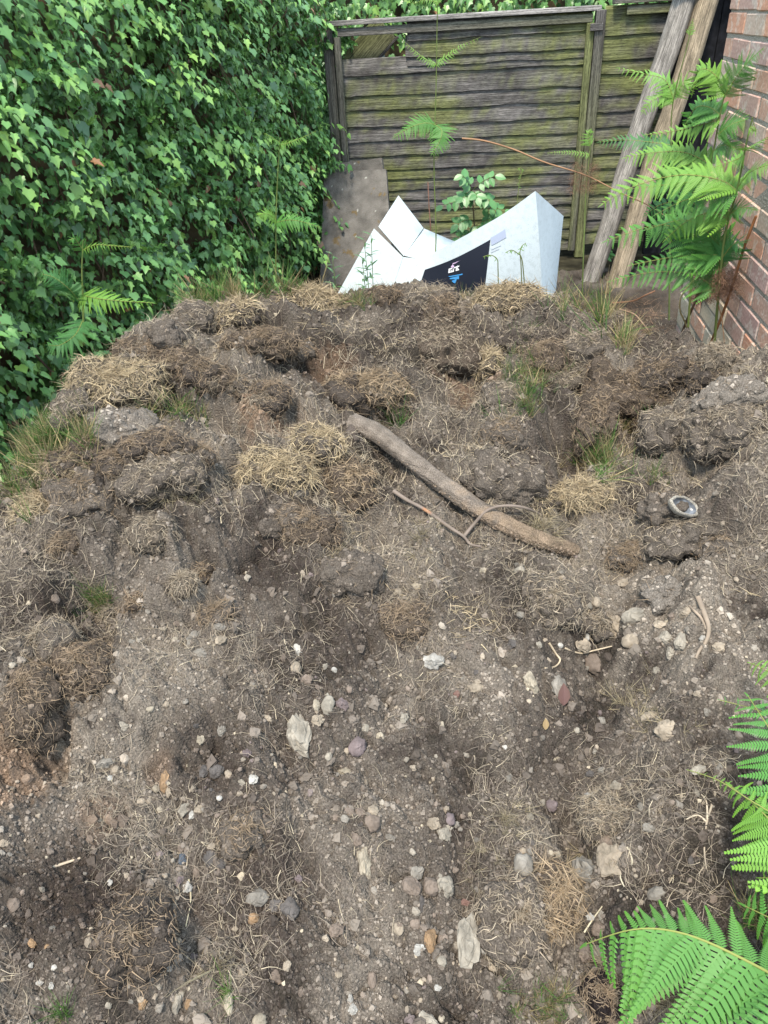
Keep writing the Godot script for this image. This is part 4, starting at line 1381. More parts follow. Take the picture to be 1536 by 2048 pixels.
func make_clods() -> void:
	var r := RandomNumberGenerator.new()
	r.seed = 77
	for k in 4:
		straw_mesh.append(strand_patch(10, 0.016, 0.075, 0.0010, 0.55, 300 + k, 0.5))
		root_mesh.append(strand_patch(12, 0.018, 0.050, 0.0006, 0.40, 320 + k, 0.9))
		grass_mesh.append(strand_patch(12, 0.014, 0.16, 0.0018, 2.2, 340 + k, 0.25))
	var tones := {"turf": Color(0.18, 0.148, 0.115), "pale": Color(0.275, 0.238, 0.20), "dark": Color(0.115, 0.094, 0.078), "brown": Color(0.18, 0.15, 0.123), "root": Color(0.145, 0.113, 0.087), "black": Color(0.028, 0.022, 0.022)}
	var mats := {}
	for k in tones:
		var m: StandardMaterial3D = m_soil.duplicate()
		m.albedo_color = lin(tones[k].r, tones[k].g, tones[k].b)
		mats[k] = m
	var all := CLODS.duplicate()
	var marks := []
	for c in CLODS: marks.append([c[0], c[1], c[7]])
	for k in 46:
		var w := r.randf_range(45, 105)
		var kind: String = ["brown", "brown", "root", "dark", "turf"][k % 5]
		var place := Vector2(r.randf_range(60, 1500), lerpf(640, 1250, pow(r.randf(), 1.2)))
		if (place.x > 660 and place.x < 1220 and place.y > 830 and place.y < 1160) or (place.x > 1290 and place.y > 940 and place.y < 1080): place = Vector2(150 + k * 9, 660 + 3 * k)
		all.append([place.x, place.y, w, w * r.randf_range(0.4, 0.75), kind, ["root", "grey", "root", "root", "grey"][k % 5], int(w * r.randf_range(1.0, 2.4)), "torn %s clod by the %s" % [["brown", "brown", "root bound", "dark", "matted"][k % 5], nearest(place.x, place.y, marks)]])
	for q in all.size():
		var c: Array = all[q]
		var p := hit(c[0], c[1] + c[3] * 0.25)
		var s := depth_scale(p)
		var size := Vector3(c[2] * s * 0.43, c[3] * s * 0.44, c[3] * s * 0.62)
		var n := ground_normal(p, 0.08)
		var up := (n + Vector3.UP).normalized()
		var b := tilt(up, r.randf_range(-0.35, 0.35)) * Basis(Vector3.UP, PI * (r.randi() % 2))
		var centre := p + up * size.y * 0.0 + Vector3(0, 0, -size.z * 0.35)
		var o := thing("turf_clod" if c[5] else "soil_clod", c[7], "clod", centre, "" if q < CLODS.size() else "loose clods in the broken turf")
		var shape := clod_mesh(q + 1, size, 76 if q < CLODS.size() else 50, 48 if q < CLODS.size() else 34)
		var local := b
		mesh_node("soil", shape, mats[c[4]], o, Transform3D(local, Vector3.ZERO))
		var arr := shape.surface_get_arrays(0)
		var vs: PackedVector3Array = arr[Mesh.ARRAY_VERTEX]
		var ns: PackedVector3Array = arr[Mesh.ARRAY_NORMAL]
		var inv := local
		var hair: String = c[5] if c[5] else "root"
		if hair:
			var a := Strands.new()
			var count := int(c[6] * (10.0 if hair == "straw" else 8.0)) if c[5] else int(size.x * size.z * 22000.0)
			var far := lerpf(1.0, 1.4, smoothstep(1.6, 3.0, -p.z))
			var long := 1.25 if hair == "straw" or hair == "orange" else 0.85
			for k in count:
				var i := r.randi() % vs.size()
				var wn := (inv * ns[i]).normalized()
				if wn.y < -0.45: continue
				if hair == "straw" and wn.y < 0.0 and r.randf() < 0.6: continue
				var flat := Vector3(r.randf_range(-1, 1), r.randf_range(-0.9, 0.5), r.randf_range(-0.7, 1.0))
				flat = (flat - wn * flat.dot(wn)).normalized()
				var lean := (flat + wn * r.randf_range(0.0, 0.45) * (1.6 if r.randf() < 0.12 else 0.8)).normalized()
				var jitter := Vector3(r.randf_range(-1, 1), 0, r.randf_range(-1, 1)) * 0.003
				strand(a, local * vs[i] + wn * 0.003 + jitter, lean, r.randf_range(0.012, 0.038) * long * far, 0.00066 * far * r.randf_range(0.6, 1.6) * (1.2 if long > 1.0 else 0.9), r.randf_range(-0.9, 0.9), r.randf_range(0.0, 0.35), hair_colour(hair, r), false)
			var ho := mesh_node("dry_grass" if hair in ["straw", "orange"] else "root_hair", a.mesh(self), m_fibre, o)
			ho.set_meta("kind", "stuff")
		# loose crumbs on it
		for k in int(size.x * size.z * 90000.0):
			var i := r.randi() % vs.size()
			var wn := (inv * ns[i]).normalized()
			if wn.y < 0.0: continue
			var e := 0.0010 + 0.0055 * pow(r.randf(), 4.0)
			var t: Color = tones[c[4]]
			crumbs.add(tilt(wn, r.randf() * TAU) * Basis.from_scale(Vector3(e, e * 0.8, e)), centre + local * vs[i], t * r.randf_range(0.6, 1.35))

# ---------------------------------------------------------------- stones
const TINTS := {"c": ["cream", 0.46, 0.395, 0.30], "w": ["white", 0.50, 0.47, 0.42], "p": ["pale grey", 0.38, 0.335, 0.27], "g": ["grey", 0.29, 0.26, 0.22], "b": ["brown", 0.25, 0.195, 0.155], "d": ["dark", 0.13, 0.115, 0.105], "t": ["tan", 0.42, 0.345, 0.26], "o": ["orange", 0.36, 0.235, 0.135], "m": ["mauve", 0.23, 0.18, 0.175], "r": ["red", 0.26, 0.15, 0.12], "k": ["blue", 0.13, 0.155, 0.19]}
# places doubled from the lower left (x0 0) and lower right (x0 768) of the picture, y from 1100; size doubled too
const STONES_L := [
	[780, 350, 50, 80, "g", "long grey tan pebble above a grey one"], [880, 305, 48, 36, "g"], [880, 360, 42, 44, "t"], [805, 415, 58, 50, "g"], [710, 295, 30, 20, "b"], [655, 315, 22, 20, "c"], [1180, 470, 45, 60, "t", "egg shaped tan pebble under the white flint"], [1195, 400, 40, 60, "w", "blue white flint chip above the egg shaped pebble"],
	[1230, 520, 54, 50, "b"], [1310, 615, 55, 88, "p", "upright pale stone beside a mauve one"], [1370, 620, 62, 56, "m", "mauve brown stone touching the upright pale stone"], [1265, 620, 36, 36, "c"], [1270, 680, 56, 46, "t"], [1200, 740, 112, 172, "p", "large pointed pale flint on the middle slope"], [1430, 790, 72, 66, "m", "square mauve grey stone"], [1380, 890, 66, 46, "c", "broken cream stone below the square mauve one"],
	[1315, 825, 30, 30, "p"], [1520, 745, 36, 40, "c"], [1460, 715, 40, 30, "p"], [1070, 675, 40, 30, "t"], [490, 705, 42, 36, "p"], [885, 720, 46, 36, "g"], [800, 755, 30, 36, "c"], [740, 605, 25, 24, "g"], [600, 635, 30, 20, "c"], [420, 850, 72, 46, "g", "half buried grey stone on dusty soil"], [440, 915, 26, 22, "w"], [660, 925, 58, 60, "o", "orange and cream stone with knobs"], [625, 955, 26, 30, "c"], [672, 960, 26, 46, "t"],
	[740, 1035, 42, 46, "p"], [770, 1055, 30, 36, "w"], [640, 1040, 32, 26, "c"], [795, 1040, 42, 30, "t"], [815, 885, 50, 42, "d"], [870, 890, 62, 52, "d"], [845, 970, 42, 50, "d"], [1010, 915, 36, 40, "w"], [878, 990, 25, 24, "w"], [965, 930, 30, 26, "p"], [735, 1230, 42, 56, "k", "blue slate shard on the dark lower soil"], [845, 1235, 56, 60, "d"], [885, 1255, 36, 40, "d"], [785, 1290, 30, 40, "b"], [750, 1345, 36, 40, "w"], [440, 1330, 24, 22, "w"],
	[1030, 1390, 80, 60, "g", "crusted grey stone with cream knobs"], [1010, 1470, 56, 42, "o"], [1105, 1420, 50, 50, "d"], [1165, 1440, 72, 80, "d", "large dark rounded lump"], [1340, 1520, 60, 50, "b"], [1455, 1230, 66, 124, "c", "bone shaped cream flint standing upright"], [1425, 1155, 50, 50, "b"], [1400, 1050, 40, 36, "b"], [1440, 1055, 42, 36, "b"], [1495, 1045, 44, 40, "t"], [1490, 1090, 62, 60, "b"], [1110, 1710, 82, 62, "b", "flat topped brown stone low on the slope"],
	[710, 1800, 50, 72, "p", "thin grey flake standing on edge"], [755, 1815, 42, 36, "o"], [570, 1815, 36, 34, "o"], [915, 1810, 36, 72, "c"], [1035, 1875, 56, 50, "c", "smooth yellow cream pebble at the foot of the slope"], [1400, 1805, 26, 40, "w"], [1415, 1835, 46, 36, "w"], [1490, 1720, 36, 50, "b"], [965, 1685, 36, 34, "t"], [55, 1420, 50, 46, "b"], [15, 1170, 42, 30, "t"], [130, 1575, 46, 40, "o"], [190, 1590, 30, 30, "o"], [220, 1670, 26, 26, "w"], [160, 1730, 40, 24, "w"], [205, 1740, 22, 26, "w"], [125, 1660, 22, 22, "w"], [675, 1675, 30, 26, "w"], [555, 1605, 24, 26, "c"], [785, 1875, 36, 34, "p"], [240, 780, 70, 60, "t"], [1380, 1075, 30, 30, "g"], [1440, 1105, 40, 34, "d"], [700, 360, 26, 22, "c"], [1340, 480, 26, 24, "w"], [1300, 465, 24, 22, "p"], [1270, 550, 22, 26, "b"],
]
const STONES_R := [
	[200, 445, 76, 66, "w", "round blue white stone alone on the slope"], [395, 85, 40, 30, "c"], [205, 125, 26, 28, "t"], [135, 145, 52, 24, "c"], [540, 85, 48, 42, "p"], [710, 120, 52, 36, "t"], [770, 265, 46, 34, "g"], [850, 210, 42, 36, "t"], [820, 225, 30, 26, "p"], [1000, 265, 88, 72, "p", "angular pale stone at the top of the stone cluster"], [920, 295, 76, 86, "t", "blocky tan stone left of the angular pale one"], [955, 135, 56, 46, "t"], [905, 335, 36, 26, "p"], [990, 365, 72, 62, "t", "tan stone below the blocky one"], [795, 385, 76, 50, "t", "flat tan stone crossed by a thin root"], [835, 450, 72, 80, "b", "brown lump under the flat tan stone"],
	[1100, 300, 50, 50, "t"], [1130, 355, 62, 56, "p", "pale stone with a white face in the cluster"], [1185, 370, 46, 66, "p"], [1145, 410, 42, 42, "p"], [1150, 265, 30, 30, "b"], [1275, 355, 28, 22, "w"], [1345, 390, 52, 36, "t"], [1215, 255, 62, 50, "t"], [585, 525, 62, 72, "c", "faceted cream tan stone on the middle slope"], [370, 555, 66, 36, "t"], [290, 577, 30, 34, "r"], [690, 540, 60, 86, "g"], [815, 350, 18, 30, "w"], [705, 380, 26, 20, "w"], [525, 470, 30, 26, "c"], [620, 380, 30, 24, "p"], [515, 375, 42, 40, "d"], [80, 670, 36, 36, "p"], [230, 700, 30, 26, "c"], [500, 910, 32, 26, "g"], [930, 940, 50, 36, "p"], [770, 720, 26, 24, "p"], [485, 790, 22, 18, "w"],
	[1135, 725, 92, 80, "t", "rounded tan grey stone among pale roots"], [870, 690, 52, 50, "g"], [1060, 665, 62, 36, "t"], [1290, 645, 40, 36, "g"], [1030, 1025, 26, 42, "g"], [820, 990, 30, 36, "w"], [670, 1020, 46, 46, "m"], [585, 1065, 30, 28, "p"], [635, 1010, 26, 26, "p"], [205, 1095, 56, 42, "t"], [240, 1130, 72, 62, "p", "pale tan stone half out of a pair"], [265, 1080, 50, 42, "m"], [1060, 1110, 46, 40, "g"], [550, 1200, 36, 26, "t"], [580, 1205, 30, 24, "g"], [668, 1215, 28, 26, "c"], [695, 1215, 25, 30, "c"], [590, 1170, 30, 26, "d"], [560, 1265, 80, 78, "g", "sooty grey lump between two shaggy clods"],
	[810, 1290, 124, 172, "g", "biggest grey lump of stone and dry soil"], [910, 1240, 104, 142, "t", "big tan boulder beside the biggest grey lump"], [890, 1165, 72, 50, "b"], [250, 1350, 76, 76, "p", "pinkish pale broken stone"], [185, 1345, 62, 62, "b"], [110, 1345, 72, 72, "b"], [130, 1290, 50, 60, "g"], [435, 1370, 36, 26, "c"], [425, 1440, 36, 36, "o"], [325, 1410, 32, 26, "r"], [330, 1560, 92, 184, "p", "tall pale flint slab low on the slope"], [185, 1555, 56, 70, "o", "rusty orange brown stone by the pale slab"], [235, 1555, 46, 46, "b"], [60, 1515, 42, 42, "t"], [140, 1595, 46, 36, "w"], [400, 1590, 42, 36, "w"], [430, 1670, 42, 22, "t"], [825, 1465, 30, 26, "w"], [865, 1460, 26, 32, "g"], [860, 1620, 56, 72, "p", "pinkish stone under the tip of the fern frond"], [805, 1610, 56, 66, "b"], [860, 1515, 60, 54, "b"], [715, 1510, 50, 46, "b"], [1085, 1375, 82, 52, "g"], [150, 1415, 30, 46, "d"], [125, 1495, 42, 40, "b"], [230, 1640, 36, 40, "p"], [820, 1770, 30, 46, "g"], [740, 1825, 42, 30, "t"], [180, 1880, 82, 44, "p"], [230, 1870, 26, 30, "c"], [215, 1750, 26, 26, "w"], [1250, 880, 60, 34, "p"], [1340, 880, 34, 44, "g"],
]

func nearest(x: float, y: float, marks: Array) -> String:
	var best: Array = marks[0]
	for m in marks:
		if absf(m[0] - x) + absf(m[1] - y) < absf(best[0] - x) + absf(best[1] - y): best = m
	return best[2]

func make_stones() -> void:
	var r := RandomNumberGenerator.new()
	r.seed = 55
	var shapes := []
	for k in 14: shapes.append(lump_mesh(500 + k, 22, 15, 0.32 if k < 4 else 0.42, 0.6 if k < 4 else 1.0, k >= 3))
	var mats := {}
	for k in TINTS:
		var m: StandardMaterial3D = m_stone.duplicate()
		m.albedo_color = lin(TINTS[k][1], TINTS[k][2], TINTS[k][3])
		mats[k] = m
	var all := []
	for s in STONES_L: all.append([s[0] * 0.5, 1100.0 + s[1] * 0.5, s[2] * 0.5, s[3] * 0.5, s[4], s[5] if s.size() > 5 else ""])
	for s in STONES_R: all.append([768.0 + s[0] * 0.5, 1100.0 + s[1] * 0.5, s[2] * 0.5, s[3] * 0.5, s[4], s[5] if s.size() > 5 else ""])
	var codes := ["t", "g", "b", "p", "b", "b", "t", "d", "m", "t", "g"]
	for k in 75:
		var e := r.randf_range(9, 17)
		all.append([r.randf_range(20, 1440), lerpf(1180, 2030, pow(r.randf(), 0.8)), e, e * r.randf_range(0.7, 1.2), codes[r.randi() % codes.size()], ""])
	var marks := []
	for s in all:
		if s[5]: marks.append([s[0], s[1], s[5]])
	for c in CLODS:
		if c[1] > 1150: marks.append([c[0], c[1], c[7]])
	for q in all.size():
		var s: Array = all[q]
		var p := hit(s[0], s[1])
		var k := depth_scale(p)
		var n := (ground_normal(p, 0.015) + Vector3.UP * 0.3).normalized()
		var size := Vector3(s[2] * k * 0.56, minf(s[2], s[3]) * k * 0.46, s[3] * k * 0.62)
		var b := tilt(n, r.randf_range(-0.4, 0.4)) * Basis.from_scale(size) * Basis(Vector3.UP, r.randf() * 0.6)
		var label: String = s[5]
		var group := ""
		if label == "":
			var small: bool = maxf(s[2], s[3]) < 17.5
			var tint: String = TINTS[s[4]][0]
			label = ("small %s pebble near the %s" if small else "%s stone near the %s") % [tint, nearest(s[0], s[1], marks)]
			group = ("small %s pebbles on the heap" if small else "%s stones on the heap") % tint
		var o := mesh_node("stone", shapes[r.randi() % 14], mats[s[4]], self, Transform3D(b, p + n * size.y * 0.02))
		meta(o, label, "stone", group)
	# hollow flint with a grey glassy inside and a white rind
	var at0 := hit(1370, 1012)
	var sc := depth_scale(at0)
	var fl := thing("hollow_flint", "hollow flint nodule with white rind and grey inside", "flint", at0 + (EYE - at0).normalized() * 0.095)
	fl.basis = Basis(Vector3.BACK, deg_to_rad(-26)) * Basis(Vector3.RIGHT, deg_to_rad(30))
	var rx := 34.0 * sc
	var rz := 20.0 * sc
	var bowl := func(inner: float, depth: float): return func(u: float, v: float):
		var an := u * TAU
		var k := sin(v * PI * 0.5) * inner
		var wob := 1.0 + 0.10 * n_mid.get_noise_2d(cos(an) * 1.4, sin(an) * 1.4)
		return Vector3(cos(an) * rx * k * wob, -depth * cos(v * PI * 0.5), sin(an) * rz * k * wob)
	var rind := textured(mat(lin(0.50, 0.455, 0.38), 0.85, false), t_grain, 8.0, t_grain, 0.3)
	var glassy := textured(mat(lin(0.28, 0.30, 0.33), 0.3, false, 0.5), t_patch, 9.0)
	mesh_node("rind", sheet(36, 12, bowl.call(1.0, 0.028)), rind, fl)
	mesh_node("inside", sheet(36, 12, bowl.call(0.80, 0.016)), glassy, fl)
	mesh_node("rim", sheet(36, 3, func(u: float, v: float):
		var an := u * TAU
		var k := lerpf(0.79, 1.0, v)
		var wob := 1.0 + 0.10 * n_mid.get_noise_2d(cos(an) * 1.4, sin(an) * 1.4)
		return Vector3(cos(an) * rx * k * wob, 0.004 * sin(v * PI), sin(an) * rz * k * wob)), rind, fl)
	# two fallen leaves
	for l in [[1126, 1402, 46.0, Color(0.11, 0.055, 0.048), "dry red brown leaf standing against a grey stone"], [1090, 1450, 24.0, Color(0.26, 0.18, 0.09), "small yellow brown leaf on the slope"], [1084, 1850, 28.0, Color(0.34, 0.23, 0.12), "curled tan leaf by the red root ball"]]:
		var p := hit(l[0], l[1] + 8)
		var m: StandardMaterial3D = m_leaf.duplicate()
		var lc: Color = l[3]
		m.albedo_color = lin(lc.r, lc.g, lc.b)
		m.roughness = 0.7
		var shape := leaf_mesh([Vector2(0.16, 0.15), Vector2(0.28, 0.4), Vector2(0.24, 0.65), Vector2(0.1, 0.88)], 0.25, 0.1)
		var o := mesh_node("dead_leaf", shape, m, self, Transform3D(leaf_basis(Vector3(0.1, 0.45, 0.9).normalized(), Vector3(0.1, 1.0, 0), l[2] * depth_scale(p)), p + Vector3(0, 0.003, 0.005)))
		meta(o, l[4], "leaf")

# ---------------------------------------------------------------- ferns
var pinnae := []

func pinna_mesh(n: int, reach: float, droop: float, tint: float) -> ArrayMesh:   # along +x, one unit long, y up
	var v := PackedVector3Array()
	var c := PackedColorArray()
	var idx := PackedInt32Array()
	for i in n:
		var t := (i + 0.6) / float(n)
		var l := (0.9 + 0.2 * sin(i * 12.9 + n)) * reach * (pow(1.0 - t, 0.75) * 0.9 + 0.12) * (0.8 + 0.2 * minf(1.0, t * 6.0))
		var w := 0.37 / n
		for side in [-1.0, 1.0]:
			var dir := Vector3(0.36, 0, side * 0.93)
			var q := Vector3(t, -droop * t * t, 0)
			var first := v.size()
			var lift := 0.04 * l
			for e in [[0.0, -1.0, 0.0], [0.0, 1.0, 0.0], [0.55, -1.05, lift], [0.55, 1.0, lift], [1.0, 0.15, -l * 0.18]]:
				v.append(q + dir * l * e[0] + Vector3(w * e[1], e[2], 0))
				var y := clampf(tint + 0.85 * pow(t, 2.2), 0.0, 1.0)
				c.append(Color(1.0, 1.0, 1.0).lerp(Color(2.1, 1.45, 0.55), y))
			var tri := [[0, 1, 2], [1, 3, 2], [2, 3, 4]]
			for k in tri:
				if side > 0.0: idx.append_array([first + k[0], first + k[2], first + k[1]])
				else: idx.append_array([first + k[0], first + k[1], first + k[2]])
	# midrib
	var m := v.size()
	for i in 5:
		var t := i / 4.0
		for s in [-1.0, 1.0]:
			v.append(Vector3(t, -droop * t * t + 0.004, s * 0.009 * (1.0 - 0.7 * t)))
			c.append(Color(1.9, 1.35, 0.9))
	for i in 4:
		var q := m + i * 2
		idx.append_array([q, q + 2, q + 1, q + 1, q + 2, q + 3])
	return mesh_from(v, PackedVector3Array(), idx, c)

var fern_mats := {}

func frond(parent: Node, pts: Array, width: float, pairs: int, tone: String, facing: Vector3, r: RandomNumberGenerator, curl := 0.0, skew := 0.0) -> void:
	var n := 26
	var line := curve(pts, n)
	var len := 0.0
	for i in n - 1: len += line[i].distance_to(line[i + 1])
	var rib := mesh_node("frond", tube(line, taper(clampf(width * 0.018, 0.0012, 0.003), 0.0007, n), 6, null, 0, func(_t, _p): return Color(0.20, 0.22, 0.06)), m_stem, parent)
	pairs = int(pairs * 1.35)
	for k in pairs:
		var t := (k + 0.25 + r.randf_range(-0.15, 0.15)) / float(pairs)
		var i := t * (n - 1)
		var a := mini(int(i), n - 2)
		var p := line[a].lerp(line[a + 1], i - a)
		var fwd := (line[a + 1] - line[a]).normalized()
		var up := (facing - fwd * facing.dot(fwd)).normalized()
		var out := fwd.cross(up)
		var l := width * pow(1.0 - t, 0.62) * lerpf(0.8, 1.0, minf(1.0, t * 5.0)) + width * 0.05
		for side in [-1.0, 1.0]:
			var x: Vector3 = (out * side * 0.9 + fwd * r.randf_range(0.25, 0.6) - up * (curl * t + r.randf_range(-0.15, 0.28))).normalized()
			var y: Vector3 = (up - x * up.dot(x)).normalized()
			var s: float = l * r.randf_range(0.88, 1.08) * (1.0 - skew * side)
			mesh_node("pinna", pinnae[(k + int(side)) % 3 if t < 0.72 else 3], fern_mats[tone], rib, Transform3D(Basis(x * s, y * s, x.cross(y) * s), p))
	# the tip closes in a last pinna
	var e := (line[n - 1] - line[n - 3]).normalized()
	var u := (facing - e * facing.dot(e)).normalized()
	mesh_node("pinna", pinnae[3], fern_mats[tone], rib, Transform3D(Basis(e, u, e.cross(u)) * Basis.from_scale(Vector3.ONE * width * 0.16), line[n - 1] - e * width * 0.02))

func above(spec: Array) -> Array:     # [px, py, lift] -> points that far off the soil along the line of sight
	var out := []
	for s in spec:
		var p := hit(s[0], s[1])
		out.append(p + (EYE - p).normalized() * float(s[2]))
	return out

func path(spec: Array) -> Array:     # [px, py, d] -> points
	var out := []
	for s in spec: out.append(at(s[0], s[1], s[2]))
	return out

func stalk(parent: Node, pts: Array, a: float, b: float, c: Color, called := "stalk") -> void:
	mesh_node(called, tube(curve(pts, 28), taper(a, b, 28), 8, null, 0, func(_t, p: Vector3): return c * (1.0 + 0.3 * n_mid.get_noise_3d(p.x * 20.0, p.y * 20.0, p.z * 20.0))), m_stem, parent)

